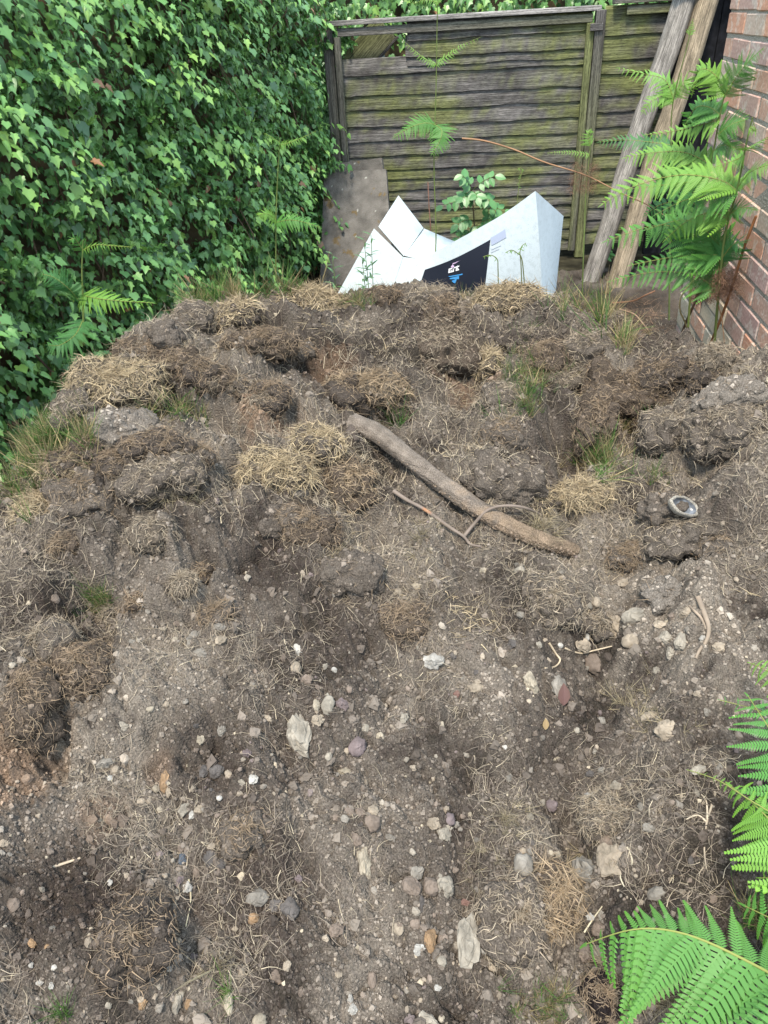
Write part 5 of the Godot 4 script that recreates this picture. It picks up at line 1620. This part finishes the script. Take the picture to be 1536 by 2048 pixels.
func make_ferns() -> void:
	var r := RandomNumberGenerator.new()
	r.seed = 91
	for k in 3: pinnae.append(pinna_mesh(18 + k, 0.19, 0.10 + 0.05 * k, 0.0))
	pinnae.append(pinna_mesh(10, 0.24, 0.25, 0.35))
	for k in [["mid", 0.075, 0.215, 0.045], ["deep", 0.050, 0.16, 0.048], ["lime", 0.14, 0.29, 0.05], ["pale", 0.078, 0.200, 0.042]]:
		var m: StandardMaterial3D = m_fern.duplicate()
		m.albedo_color = lin(k[1], k[2], k[3])
		fern_mats[k[0]] = m
	var cam_up := Vector3(0, 0.75, 0.65).normalized()
	# big frond low down over the soil
	var a := thing("bracken", "large flat bracken frond spread over the soil by the black clod", "fern")
	var line_a := above([[1700, 2030, 0.22], [1610, 1985, 0.22], [1500, 1925, 0.21], [1400, 1878, 0.19], [1320, 1858, 0.17], [1250, 1862, 0.15], [1172, 1888, 0.12]])
	frond(a, line_a, 0.158, 17, "pale", Vector3(-0.05, 0.97, 0.12).normalized(), r, 0.25, 0.42)
	var line_a2 := above([[1760, 1960, 0.20], [1660, 1890, 0.18], [1570, 1850, 0.15], [1490, 1812, 0.12]])
	frond(a, line_a2, 0.11, 12, "mid", cam_up, r, 0.2)
	var foot_a: Vector3 = line_a[0] + Vector3(0.25, -0.35, 0.05)
	stalk(a, [line_a[0], line_a[0] + Vector3(0.10, -0.08, 0.02), foot_a], 0.004, 0.005, Color(0.16, 0.17, 0.05))
	stalk(a, [line_a2[0], line_a2[0] + Vector3(0.06, -0.08, 0.04), foot_a], 0.003, 0.005, Color(0.16, 0.17, 0.05))
	settle(a, foot_a)
	# plant at the right side, half way up
	var b := thing("bracken", "bracken with bright lime tips growing beside the forked root", "fern")
	var foot: Vector3 = hit(1700, 1700) + Vector3(0.05, -0.02, 0.0)
	var low := Vector3(-0.15, 0.72, 0.66).normalized()
	for f in [
		[[[1650, 1640, 0.20], [1590, 1550, 0.20], [1540, 1460, 0.18], [1496, 1392, 0.14]], 0.112, 10, "mid", 0.15],
		[[[1660, 1790, 0.20], [1590, 1700, 0.20], [1525, 1625, 0.18], [1462, 1572, 0.14]], 0.115, 11, "lime", 0.5],
		[[[1600, 1660, 0.20], [1500, 1600, 0.18], [1435, 1560, 0.14], [1376, 1540, 0.10]], 0.030, 10, "lime", 1.3],
		[[[1680, 1480, 0.20], [1600, 1390, 0.18], [1540, 1345, 0.15], [1500, 1326, 0.12]], 0.065, 9, "lime", 0.5],
		[[[1700, 1770, 0.20], [1640, 1760, 0.18], [1580, 1752, 0.16], [1522, 1756, 0.12]], 0.075, 9, "lime", 0.5],
		[[[1660, 1560, 0.16], [1590, 1480, 0.14], [1540, 1430, 0.12], [1440, 1400, 0.08]], 0.045, 10, "deep", 0.2]]:
		var line_b := above(f[0])
		frond(b, line_b, f[1], f[2], f[3], low, r, f[4])
		stalk(b, [foot, foot.lerp(line_b[0], 0.6) + Vector3(0, 0.05, 0), line_b[0]], 0.0045, 0.0025, Color(0.15, 0.17, 0.05))
	settle(b, foot)
	# tall clump before the brick wall
	var groups := [
		["tall bracken stem reaching up in front of the brick wall", [[1424, 752, 2.56], [1436, 600, 2.50], [1450, 470, 2.46], [1474, 380, 2.42], [1492, 290, 2.40], [1505, 235, 2.38]], [
			[[[1474, 382, 2.42], [1440, 360, 2.46], [1360, 350, 2.50], [1270, 372, 2.5], [1205, 408, 2.5]], 62, 16, "lime", 0.35],
			[[[1476, 375, 2.42], [1500, 345, 2.36], [1536, 330, 2.3], [1570, 325, 2.26]], 34, 11, "lime", 0.4],
			[[[1488, 310, 2.40], [1470, 320, 2.42], [1425, 335, 2.45]], 26, 9, "lime", 0.5],
			[[[1490, 300, 2.40], [1515, 285, 2.34], [1545, 270, 2.28]], 26, 9, "lime", 0.5],
			[[[1500, 255, 2.38], [1512, 262, 2.37], [1505, 240, 2.37]], 12, 6, "lime", 1.5],
			[[[1437, 580, 2.50], [1380, 548, 2.55], [1300, 545, 2.6], [1222, 562, 2.62]], 46, 15, "mid", 0.6],
			[[[1440, 540, 2.49], [1400, 480, 2.55], [1320, 450, 2.62], [1212, 482, 2.66]], 66, 17, "mid", 0.25],
			[[[1440, 530, 2.49], [1420, 470, 2.52], [1370, 440, 2.58], [1290, 460, 2.6]], 60, 15, "mid", 0.3],
			[[[1474, 385, 2.42], [1430, 390, 2.46], [1370, 400, 2.5], [1310, 430, 2.52]], 50, 13, "mid", 0.3],
			[[[1458, 440, 2.45], [1420, 425, 2.48], [1370, 445, 2.52], [1330, 480, 2.54]], 48, 12, "lime", 0.4],
			[[[1444, 510, 2.48], [1400, 510, 2.52], [1340, 515, 2.56], [1262, 530, 2.58]], 48, 14, "mid", 0.4],
			[[[1460, 430, 2.44], [1480, 415, 2.40], [1510, 420, 2.34]], 34, 9, "mid", 0.3],
			[[[1442, 520, 2.48], [1465, 490, 2.44], [1488, 485, 2.40]], 42, 9, "deep", 0.3]]],
		["bracken stem bent over the tan leaning pole", [[1372, 735, 2.95], [1380, 600, 2.95], [1395, 450, 2.93], [1420, 340, 2.90], [1440, 230, 2.86], [1452, 180, 2.84]], [
			[[[1450, 190, 2.84], [1430, 150, 2.86], [1400, 140, 2.88], [1384, 190, 2.9]], 40, 12, "lime", 0.4],
			[[[1450, 190, 2.84], [1475, 150, 2.8], [1500, 120, 2.76], [1526, 96, 2.72]], 36, 12, "pale", 0.2],
			[[[1440, 230, 2.86], [1420, 215, 2.9], [1392, 215, 2.93], [1370, 250, 2.95]], 46, 12, "mid", 0.3],
			[[[1436, 270, 2.86], [1460, 250, 2.82], [1490, 240, 2.78]], 44, 10, "pale", 0.2],
			[[[1424, 330, 2.90], [1370, 305, 2.96], [1310, 305, 3.0], [1250, 315, 3.02]], 46, 15, "lime", 0.4],
			[[[1420, 345, 2.90], [1380, 330, 2.94], [1340, 340, 2.98], [1310, 370, 3.0]], 48, 12, "mid", 0.3],
			[[[1405, 420, 2.92], [1370, 400, 2.96], [1320, 410, 3.0], [1290, 430, 3.02]], 40, 11, "deep", 0.3],
			[[[1440, 240, 2.86], [1400, 250, 2.9], [1350, 262, 2.94], [1290, 270, 2.96]], 34, 13, "lime", 0.4],
			[[[1430, 300, 2.88], [1450, 290, 2.84], [1480, 300, 2.80]], 40, 9, "mid", 0.3],
			[[[1415, 360, 2.9], [1370, 365, 2.94], [1310, 372, 2.98], [1240, 380, 3.0]], 40, 14, "mid", 0.4],
			[[[1400, 440, 2.92], [1420, 420, 2.86], [1430, 450, 2.84]], 36, 8, "deep", 0.3]]],
		["slender bracken stem in front of the grey leaning pole", [[1338, 640, 4.1], [1340, 480, 4.1], [1342, 300, 4.08], [1346, 205, 4.06], [1375, 90, 4.0], [1382, 50, 4.0]], [
			[[[1348, 200, 4.06], [1330, 160, 4.08], [1290, 148, 4.1], [1236, 136, 4.12]], 30, 13, "lime", 0.4],
			[[[1346, 205, 4.06], [1330, 190, 4.06], [1300, 205, 4.06], [1284, 226, 4.06]], 26, 10, "lime", 0.4],
			[[[1350, 190, 4.06], [1370, 165, 4.02], [1385, 170, 4.0]], 26, 8, "lime", 0.4],
			[[[1342, 290, 4.08], [1300, 284, 4.1], [1250, 280, 4.12], [1198, 284, 4.14]], 30, 14, "deep", 0.3],
			[[[1380, 70, 4.0], [1384, 55, 4.0], [1386, 38, 4.0]], 10, 6, "lime", 1.2]]],
		["thin young bracken stem standing by the fence post", [[1164, 598, 4.9], [1168, 480, 4.9], [1172, 380, 4.9], [1180, 300, 4.88], [1180, 265, 4.88]], [
			[[[1178, 310, 4.88], [1150, 305, 4.88], [1120, 304, 4.88], [1095, 306, 4.88]], 9, 12, "lime", 0.5],
			[[[1180, 290, 4.88], [1176, 270, 4.88], [1182, 258, 4.88]], 16, 7, "lime", 0.9]]],
		["tall thin bracken stem in front of the fence boards", [[868, 575, 4.95], [872, 470, 5.0], [868, 330, 5.0], [872, 180, 5.0], [874, 60, 4.98], [876, -10, 4.96]], [
			[[[872, 250, 5.0], [850, 246, 4.95], [820, 255, 4.92], [788, 275, 4.9]], 30, 14, "pale", 0.3],
			[[[872, 250, 5.0], [884, 262, 4.9], [878, 285, 4.85], [864, 308, 4.82]], 30, 13, "pale", 0.3],
			[[[872, 128, 5.0], [850, 118, 4.98], [825, 98, 4.97], [800, 76, 4.96]], 11, 13, "lime", 0.7],
			[[[872, 128, 5.0], [895, 112, 4.98], [925, 90, 4.97], [962, 74, 4.96]], 11, 13, "lime", 0.7],
			[[[876, 5, 4.96], [850, 0, 4.95], [826, 8, 4.95]], 9, 9, "lime", 0.6]]],
		["bracken at the hedge foot with a lime drooping frond", [[168, 690, 2.98], [166, 600, 3.0], [164, 540, 3.0], [166, 480, 3.0]], [
			[[[166, 500, 3.0], [190, 490, 2.95], [230, 492, 2.9], [262, 494, 2.88]], 12, 12, "lime", 0.8],
			[[[166, 500, 3.0], [150, 478, 2.98], [140, 480, 2.96]], 18, 8, "mid", 0.4],
			[[[164, 590, 3.0], [190, 596, 2.9], [240, 602, 2.85], [306, 606, 2.82]], 32, 14, "lime", 0.8],
			[[[164, 610, 3.0], [140, 580, 2.95], [110, 556, 2.92], [84, 548, 2.9]], 36, 12, "deep", 0.2],
			[[[166, 640, 3.0], [150, 670, 2.92], [120, 690, 2.9], [96, 690, 2.88]], 40, 12, "deep", 0.2]]],
		["bracken rising against the ivy near the slabs", [[552, 560, 4.55], [552, 440, 4.55], [556, 340, 4.55], [560, 275, 4.55]], [
			[[[560, 290, 4.55], [580, 285, 4.5], [605, 275, 4.48], [632, 262, 4.46]], 11, 12, "lime", 0.7],
			[[[560, 285, 4.55], [545, 275, 4.5], [528, 266, 4.48]], 11, 9, "lime", 0.7],
			[[[552, 440, 4.55], [535, 428, 4.5], [516, 430, 4.46]], 22, 10, "lime", 0.5],
			[[[552, 445, 4.55], [580, 440, 4.5], [610, 445, 4.48], [640, 455, 4.46]], 24, 11, "mid", 0.4]]],
	]
	for g in groups:
		var o := thing("bracken", g[0], "fern")
		var line := path(g[1])
		stalk(o, line, 0.0048 if line[0].z < -4.0 else 0.0055, 0.0018, Color(0.13, 0.17, 0.05))
		for f in g[2]:
			var pts := path(f[0])
			var w: float = f[1] * 1.22 * depth_scale(pts[0])
			frond(o, pts, w, int(f[2] * 1.12), f[3], Vector3(r.randf_range(-0.2, 0.1), 0.72, 0.68).normalized(), r, f[4])
		settle(o, line[0])

# ---------------------------------------------------------------- other plants
func make_small_plants() -> void:
	var r := RandomNumberGenerator.new()
	r.seed = 15
	# sapling with compound leaves against the fence
	var oval := leaf_mesh([Vector2(0.20, 0.12), Vector2(0.33, 0.38), Vector2(0.26, 0.68), Vector2(0.10, 0.9)], 0.15, 0.15)
	var lm: StandardMaterial3D = m_leaf.duplicate()
	lm.albedo_color = lin(0.075, 0.21, 0.06)
	var sap := thing("sapling", "leafy green sapling between the white box and the fence", "sapling")
	var foot := at(955, 560, 5.4)
	foot.y = 0.0
	stalk(sap, [foot, at(948, 440, 5.4), at(945, 400, 5.38), at(938, 355, 5.36)], 0.006, 0.003, Color(0.13, 0.10, 0.06), "stem")
	for s in [[945, 400, 885, 412], [945, 385, 925, 350], [945, 380, 990, 352], [948, 420, 1010, 420], [946, 395, 980, 400], [950, 440, 915, 448], [952, 450, 990, 440], [952, 470, 915, 475], [947, 400, 925, 395], [946, 385, 955, 395], [950, 450, 960, 470]]:
		var a := at(s[0], s[1], 5.38)
		var b := at(s[2], s[3], 5.22)
		stalk(sap, [a, a.lerp(b, 0.5) + Vector3(0, 0.015, 0), b], 0.002, 0.001, Color(0.16, 0.20, 0.06), "leaf_stalk")
		for k in 7:
			var t := 0.35 + 0.65 * (k / 2) / 3.0
			var p := a.lerp(b, t) + Vector3(0, 0.012 * sin(t * PI), 0)
			var side := -1.0 if k % 2 == 0 else 1.0
			var fwd := (b - a).normalized()
			var tip := fwd if k == 6 else (fwd * 0.6 + fwd.cross(Vector3(0, 0.5, 0.85)).normalized() * side).normalized()
			mesh_node("leaflet", oval, lm, sap, Transform3D(leaf_basis(Vector3(r.randf_range(-0.3, 0.3), 0.7, 0.7).normalized(), tip + Vector3(0, -0.15, 0), r.randf_range(0.055, 0.08)), p))
	settle(sap, foot)
	# upright weeds with narrow leaves in front of the box
	var lance := leaf_mesh([Vector2(0.07, 0.15), Vector2(0.10, 0.45), Vector2(0.06, 0.8)], 0.3, 0.25)
	var wm: StandardMaterial3D = m_leaf.duplicate()
	wm.albedo_color = lin(0.07, 0.17, 0.06)
	for w in [["upright weed with narrow leaves at the left edge of the box", 742, 470, 740, 625], ["upright weed leaning beside the taller one", 724, 515, 732, 625], ["short leafy weed in front of the slab", 664, 508, 668, 580], ["budding weed with paired leaves near the taller one", 728, 480, 738, 620]]:
		var a := at(w[3], w[4], 4.1)
		a.y = maxf(ground(a.x, 4.1) - 0.02, 0.0)
		var b := at(w[1], w[2], 4.1)
		var o := thing("weed", w[0], "weed", Vector3.ZERO)
		stalk(o, [a, a.lerp(b, 0.5) + Vector3(0.008, 0, 0), b], 0.0032, 0.0014, Color(0.12, 0.17, 0.06), "stem")
		var count := 26
		for k in count:
			var t := pow((k + 1.0) / count, 0.9)
			var p := a.lerp(b, t)
			var an := k * 2.4
			var dir := Vector3(cos(an), lerpf(0.15, 1.1, t), sin(an))
			mesh_node("leaf", lance, wm, o, Transform3D(leaf_basis(Vector3(-dir.x * 0.5, 1.0, -dir.z * 0.5 + 0.2).normalized(), dir, lerpf(0.085, 0.05, t) * r.randf_range(0.8, 1.2)), p))
		settle(o, a)
	# curled fern shoots before the box
	for c in [["hooked brown fern shoot before the white box", [[1052, 560], [1044, 520], [1034, 506], [1022, 500], [1012, 506]]], ["fern shoot with a small fist before the box corner", [[1046, 575], [1042, 530], [1040, 505], [1044, 492], [1052, 486]]], ["pale fern shoot with nodding tip by the black print", [[998, 575], [996, 540], [994, 518], [980, 510], [966, 514]]], ["thin fern shoot behind the box rim", [[1036, 470], [1034, 420], [1038, 370], [1044, 340], [1036, 336]]]]:
		var pts := []
		for q in c[1]: pts.append(at(q[0], q[1], 4.2 if c[1][0][1] > 500 else 5.3))
		pts[0] = Vector3(pts[0].x, pts[0].y - 0.08, pts[0].z)
		var o := mesh_node("fern_shoot", tube(curve(pts, 26), taper(0.0035, 0.0016, 26), 7, null, 0, func(t, _p): return Color(0.12, 0.14, 0.06).lerp(Color(0.16, 0.20, 0.05), clampf(t, 0, 1))), m_stem, self)
		meta(o, c[0], "fern shoot")
		for k in 9:
			var t := 0.5 + 0.5 * k / 9.0
			var cu := curve(pts, 26)
			var p := cu[int(t * 25)]
			mesh_node("leaflet", lance, fern_mats["lime"], o, Transform3D(leaf_basis(Vector3(0, 0.5, 1).normalized(), Vector3(r.randf_range(-1, 1), -0.3, 0.2), r.randf_range(0.012, 0.024)), p))
	# dead stems
	var dead := [
		["long dead brown bracken stem slanting across the fence", [[924, 277, 5.0], [970, 282, 4.95], [1030, 300, 4.85], [1090, 325, 4.75], [1170, 350, 4.6], [1240, 385, 4.45], [1300, 412, 4.3], [1340, 440, 4.2]], 0.006, 0.0025, Color(0.25, 0.14, 0.075)],
		["rusty bracken stem leaning on the brick wall", [[1512, 432, 2.42], [1490, 490, 2.44], [1468, 560, 2.48], [1448, 620, 2.52], [1420, 690, 2.56], [1394, 750, 2.6]], 0.0045, 0.005, Color(0.28, 0.12, 0.05)],
		["wavy yellow stem hanging beside the wall foot", [[1392, 555, 2.72], [1364, 590, 2.72], [1360, 620, 2.72], [1372, 650, 2.72], [1380, 690, 2.72], [1376, 750, 2.72]], 0.003, 0.0028, Color(0.40, 0.30, 0.14)],
		["dark stem slanting behind the wavy yellow one", [[1410, 560, 2.9], [1392, 600, 2.95], [1370, 650, 3.0], [1352, 705, 3.05]], 0.005, 0.006, Color(0.10, 0.065, 0.045)],
		["fallen brown stem lying behind the pit", [[1225, 606, 4.6], [1265, 602, 4.55], [1292, 590, 4.5], [1310, 582, 4.5]], 0.006, 0.005, Color(0.22, 0.11, 0.06)],
		["broken pale stem lying in the pit", [[1238, 618, 4.4], [1268, 628, 4.3], [1284, 645, 4.2], [1296, 660, 4.1]], 0.004, 0.003, Color(0.26, 0.17, 0.11)],
		["thin reddish cane upright before the fence", [[856, 364, 5.7], [858, 410, 5.68], [862, 470, 5.66], [864, 530, 5.64]], 0.004, 0.004, Color(0.22, 0.12, 0.09)],
		["thin dry stem at the foot of the brick wall", [[1430, 590, 2.5], [1442, 630, 2.5], [1446, 660, 2.5], [1450, 700, 2.5]], 0.002, 0.0015, Color(0.30, 0.17, 0.09)],
	]
	for s in dead:
		var col: Color = s[4]
		var o := mesh_node("withered_bracken", tube(curve(path(s[1]), 30), taper(s[2], s[3], 30), 8, n_mid, 0.15, func(_t, p: Vector3): return col * (1.0 + 0.5 * n_mid.get_noise_3d(p.x * 25.0, p.y * 25.0, p.z * 25.0))), m_stem, self)
		meta(o, s[0], "stem")
	# withered fern hanks
	for s in [[1170, 350, 4.58, 150, "withered fern tuft hanging on the slanting dead stem"], [1455, 560, 2.48, 150, "withered brown fern tangle on the brick wall"], [1420, 570, 2.7, 220, "dark withered fern tangle beside the green stalk"]]:
		var inst := Inst.new()
		var p := at(s[0], s[1], s[2])
		for k in s[3]:
			inst.add(tilt(Vector3(r.randf_range(-1, 1), r.randf_range(-1, 0.6), r.randf_range(-1, 1)).normalized(), r.randf() * TAU) * Basis.from_scale(Vector3.ONE * r.randf_range(0.4, 0.9)), Vector3(r.randf_range(-0.06, 0.06), r.randf_range(-0.07, 0.05), r.randf_range(-0.03, 0.03)) * s[2] / 3.5, Color(0.24, 0.14, 0.09) * r.randf_range(0.5, 1.2))
		var o := scatter("withered_fern", root_mesh[1], m_fibre, inst, self)
		o.position = p
		meta(o, s[4], "dead fern", "", "stuff")
	# brown litter on the ground behind the heap
	var bed := Inst.new()
	for k in 420:
		var p := Vector3(r.randf_range(0.75, 1.75), 0, -r.randf_range(3.3, 4.7))
		p.y = maxf(ground(p.x, -p.z), 0.0) + 0.004
		bed.add(tilt(Vector3(r.randf_range(-0.6, 0.6), 1, r.randf_range(-0.6, 0.6)).normalized(), r.randf() * TAU) * Basis.from_scale(Vector3.ONE * r.randf_range(0.8, 2.0)), p, Color(0.24, 0.15, 0.095) * r.randf_range(0.5, 1.5))
	var lo := scatter("bracken_litter", root_mesh[2], m_fibre, bed, self)
	meta(lo, "brown dead bracken litter on the ground behind the heap", "litter", "", "stuff")
	# low broad leaves at the wall foot
	var om: StandardMaterial3D = m_leaf.duplicate()
	om.albedo_color = lin(0.08, 0.20, 0.055)
	for q in [[1352, 700, "seedling with round leaves under the bracken stalks"], [1385, 725, "seedling by the wavy yellow stem"], [1215, 515, "small green seedling at the foot of the fence post"]]:
		var p := at(q[0], q[1], 3.3 if q[1] > 600 else 5.6)
		var o := thing("seedling", q[2], "seedling", p)
		for k in 9:
			var dir := Vector3(r.randf_range(-1, 1), r.randf_range(0.1, 0.7), r.randf_range(-0.4, 1)).normalized()
			mesh_node("leaf", oval, om, o, Transform3D(leaf_basis(Vector3(dir.x * 0.3, 1, 0.5).normalized(), dir, r.randf_range(0.035, 0.06)), dir * 0.02 + Vector3(r.randf_range(-0.05, 0.05), r.randf_range(0, 0.05), 0)))

# ---------------------------------------------------------------- loose cover of the heap
func make_scatter() -> void:
	var r := RandomNumberGenerator.new()
	r.seed = 101
	var lo := 0
	while row_d[lo] < 0.38: lo += 1
	var hi := RN - 4
	while row_d[hi] > 4.4: hi -= 1
	# crumbs of soil
	for k in 210000:
		var j := r.randi_range(lo, hi)
		var i := r.randi_range(20, CN - 21)
		var q := j * CN + i
		var clump := n_mid.get_noise_2d(tv[q].x * 6.0 + 70.0, row_d[j] * 6.0)
		if clump < -0.1 and r.randf() < 0.6: continue
		var e := (0.0008 + 0.0034 * pow(r.randf(), 4.0) + (0.006 * r.randf() if r.randf() < 0.012 else 0.0)) * lerpf(1.0, 1.6, smoothstep(1.2, 2.8, row_d[j]))
		var p := tv[q] + Vector3(r.randf_range(-0.002, 0.002), e * 0.25, r.randf_range(-0.002, 0.002))
		var c := tcol[q] * r.randf_range(0.6, 1.3)
		if r.randf() < 0.02: c = Color(0.32, 0.27, 0.20) * r.randf_range(0.7, 1.3)
		crumbs.add(tilt(tn[q], r.randf() * TAU) * Basis.from_scale(Vector3(e, e * r.randf_range(0.6, 1.0), e * r.randf_range(0.7, 1.2))), p, c)
	for k in 5500:
		var j := r.randi_range(lo, hi)
		var i := r.randi_range(20, CN - 21)
		var q := j * CN + i
		if n_mid.get_noise_2d(tv[q].x * 4.0 + 170.0, row_d[j] * 4.0) < 0.0: continue
		var e := 0.003 + 0.011 * pow(r.randf(), 3.0)
		crumbs.add(tilt(tn[q], r.randf() * TAU) * Basis.from_scale(Vector3(e, e * r.randf_range(0.5, 0.9), e * r.randf_range(0.7, 1.2))), tv[q] + tn[q] * e * 0.15, tcol[q] * r.randf_range(0.7, 1.25))
	var o: GeometryInstance3D = scatter("soil_crumbs", lump_mesh(997, 8, 6, 0.75, 0.9, true), m_crumb, crumbs, self)
	meta(o, "loose crumbs of brown soil strewn over the heap", "soil crumbs")
	var grit := Inst.new()
	for k in 5200:
		var j := r.randi_range(lo, hi)
		var i := r.randi_range(20, CN - 21)
		var q := j * CN + i
		if row_d[j] > 1.5 and r.randf() < 0.9: continue
		if n_mid.get_noise_2d(tv[q].x * 3.0 + 270.0, row_d[j] * 3.0) < r.randf_range(-0.3, 0.25): continue
		var e := 0.0025 + 0.0065 * pow(r.randf(), 2.5)
		var t: Array = TINTS[["t", "g", "b", "b", "b", "t", "t", "g", "m", "p"][r.randi() % 10]]
		grit.add(tilt(tn[q], r.randf() * TAU) * Basis.from_scale(Vector3(e, e * r.randf_range(0.5, 0.9), e * r.randf_range(0.7, 1.3))), tv[q] + tn[q] * e * 0.2, Color(t[1], t[2], t[3]).lerp(tcol[q], 0.45) * r.randf_range(0.6, 1.05))
	o = scatter("gravel", lump_mesh(1003, 12, 8, 0.42, 1.0, true), m_crumb, grit, self)
	meta(o, "fine gravel of mixed pebbles in the lower soil", "gravel")
	# fine roots and dead grass lying on the soil, draped over it
	var lying := Strands.new()
	for k in 130000:
		var j := r.randi_range(lo, hi)
		var i := r.randi_range(20, CN - 21)
		var q := j * CN + i
		var x := tv[q].x
		var d := row_d[j]
		var up := smoothstep(0.95, 1.7, d)
		var turf := n_big.get_noise_2d(x * 2.3, d * 2.3 + 7.0) + 0.6 * n_mid.get_noise_2d(x * 5.0 + 9.0, d * 5.0) + lerpf(-0.28, 0.12, up)
		if turf < r.randf_range(-0.35, 0.3): continue
		var straw := pow(r.randf(), lerpf(6.0, 2.0, up))
		var tone := Color(0.19, 0.155, 0.12).lerp(Color(0.46, 0.385, 0.27), straw) * r.randf_range(0.6, 1.2)
		var an := r.randf() * TAU
		var dir := Vector3(cos(an), r.randf_range(-0.1, 0.35), sin(an))
		dir = (dir - tn[q] * dir.dot(tn[q]) * 0.8).normalized()
		strand(lying, tv[q] + tn[q] * 0.002, dir, r.randf_range(0.02, 0.06) * lerpf(0.8, 1.2, up), lerpf(0.00045, 0.00062, up) * r.randf_range(0.6, 1.6), r.randf_range(-0.6, 0.6), r.randf_range(0.0, 0.3), tone, true)
	o = mesh_node("dry_roots", lying.mesh(self), m_fibre, self)
	meta(o, "fine dry roots and dead grass lying over the soil", "dead grass", "", "stuff")
	# standing dead turf on the upper part
	var dry := Strands.new()
	for k in 90000:
		var j := r.randi_range(lo, hi)
		var i := r.randi_range(20, CN - 21)
		var q := j * CN + i
		var x := tv[q].x
		var d := row_d[j]
		if d < 1.1 or tn[q].y < 0.4: continue
		var turf := n_mid.get_noise_2d(x * 3.1 + 44.0, d * 3.1) + lerpf(-0.25, 0.12, smoothstep(1.2, 2.6, d))
		if turf < r.randf_range(0.05, 0.4): continue
		var lean := (tn[q] + Vector3(r.randf_range(-1.1, 1.1), -0.2, r.randf_range(-0.5, 1.1))).normalized()
		strand(dry, tv[q], lean, r.randf_range(0.016, 0.048), 0.00072 * r.randf_range(0.6, 1.6), r.randf_range(-0.5, 0.5), r.randf_range(0.1, 0.8), Color(0.40, 0.32, 0.205) * r.randf_range(0.45, 1.25), false)
	o = mesh_node("dead_turf", dry.mesh(self), m_fibre, self)
	meta(o, "tufted straw coloured dead turf on the upper heap", "dead turf", "", "stuff")
	# living grass
	var green := [Inst.new(), Inst.new(), Inst.new(), Inst.new()]
	var tufts := [[1060, 760, 70, 60, 75, 0.45], [1040, 800, 60, 50, 45, 0.45], [1190, 925, 50, 30, 50, 0.6], [1260, 850, 40, 25, 45, 0.5], [788, 840, 14, 20, 12, 0.6], [180, 900, 16, 25, 16, 0.7], [310, 830, 30, 25, 22, 0.6], [380, 830, 40, 20, 24, 0.5], [60, 900, 80, 60, 110, 0.6], [30, 960, 60, 50, 70, 0.6], [130, 870, 70, 50, 80, 0.5], [470, 580, 110, 25, 240, 0.9], [380, 610, 60, 20, 90, 0.8], [930, 600, 30, 20, 9, 0.4], [720, 604, 30, 14, 22, 0.5], [1150, 610, 60, 30, 28, 0.6], [1210, 630, 20, 50, 22, 1.2], [1250, 690, 30, 20, 20, 0.7], [200, 1210, 30, 30, 50, 0.35], [1090, 2010, 60, 40, 46, 0.35], [1400, 1960, 60, 60, 30, 0.3], [1290, 1880, 20, 20, 4, 0.3], [455, 1990, 10, 30, 5, 0.4], [130, 2030, 20, 10, 8, 0.35], [1300, 860, 20, 20, 14, 0.5], [1310, 960, 30, 20, 12, 0.4], [1510, 1830, 30, 30, 30, 0.5], [650, 570, 90, 14, 80, 0.8], [20, 840, 40, 60, 90, 0.8], [100, 760, 60, 40, 50, 0.6]]
	var straw := [Inst.new(), Inst.new(), Inst.new(), Inst.new()]
	for s in tufts:
		for k in s[4]:
			var p := hit(s[0] + s[2] * r.randfn(0, 0.5), s[1] + s[3] * r.randfn(0, 0.5))
			if -p.z > 4.99: continue
			var lean := (Vector3.UP + Vector3(r.randf_range(-0.5, 0.5), 0, r.randf_range(-0.3, 0.6))).normalized()
			var b := tilt(lean, r.randf() * TAU) * Basis.from_scale(Vector3.ONE * s[5] * r.randf_range(0.5, 1.1))
			if r.randf() < 0.42: straw[k % 4].add(b, p, Color(0.36, 0.29, 0.15) * r.randf_range(0.6, 1.2))
			else: green[k % 4].add(b, p, Color(0.055, 0.125, 0.030).lerp(Color(0.12, 0.22, 0.045), r.randf()))
	# yellow dry grass under the big frond and by the rim
	for s in [[1370, 1990, 90, 40, 60, 0.35], [1240, 1950, 50, 20, 16, 0.3], [1010, 1640, 40, 30, 14, 0.25], [440, 1940, 30, 50, 6, 0.4], [1270, 1400, 70, 60, 22, 0.28], [1310, 1440, 60, 30, 14, 0.25], [1180, 1730, 60, 40, 6, 0.3], [960, 1720, 40, 60, 12, 0.25], [850, 1075, 20, 30, 10, 0.4], [1075, 1060, 30, 40, 26, 0.4], [690, 1130, 30, 20, 8, 0.4], [360, 990, 60, 30, 20, 0.4]]:
		for k in s[4]:
			var p := hit(s[0] + s[2] * r.randfn(0, 0.5), s[1] + s[3] * r.randfn(0, 0.5))
			var lean := (ground_normal(p) + Vector3(r.randf_range(-1, 1), 0, r.randf_range(-0.5, 1))).normalized()
			straw[k % 4].add(tilt(lean, r.randf() * TAU) * Basis.from_scale(Vector3.ONE * s[5] * r.randf_range(0.6, 1.2)), p, Color(0.36, 0.30, 0.19) * r.randf_range(0.5, 1.2))
	for k in 4:
		o = scatter("grass", grass_mesh[k], m_fern, green[k], self)
		meta(o, "thin green grass sprouting between the clods", "grass", "green grass on the heap")
		o = scatter("straw", grass_mesh[k], m_fibre, straw[k], self)
		meta(o, "loose yellow straw among the grass", "straw", "yellow straw on the heap")
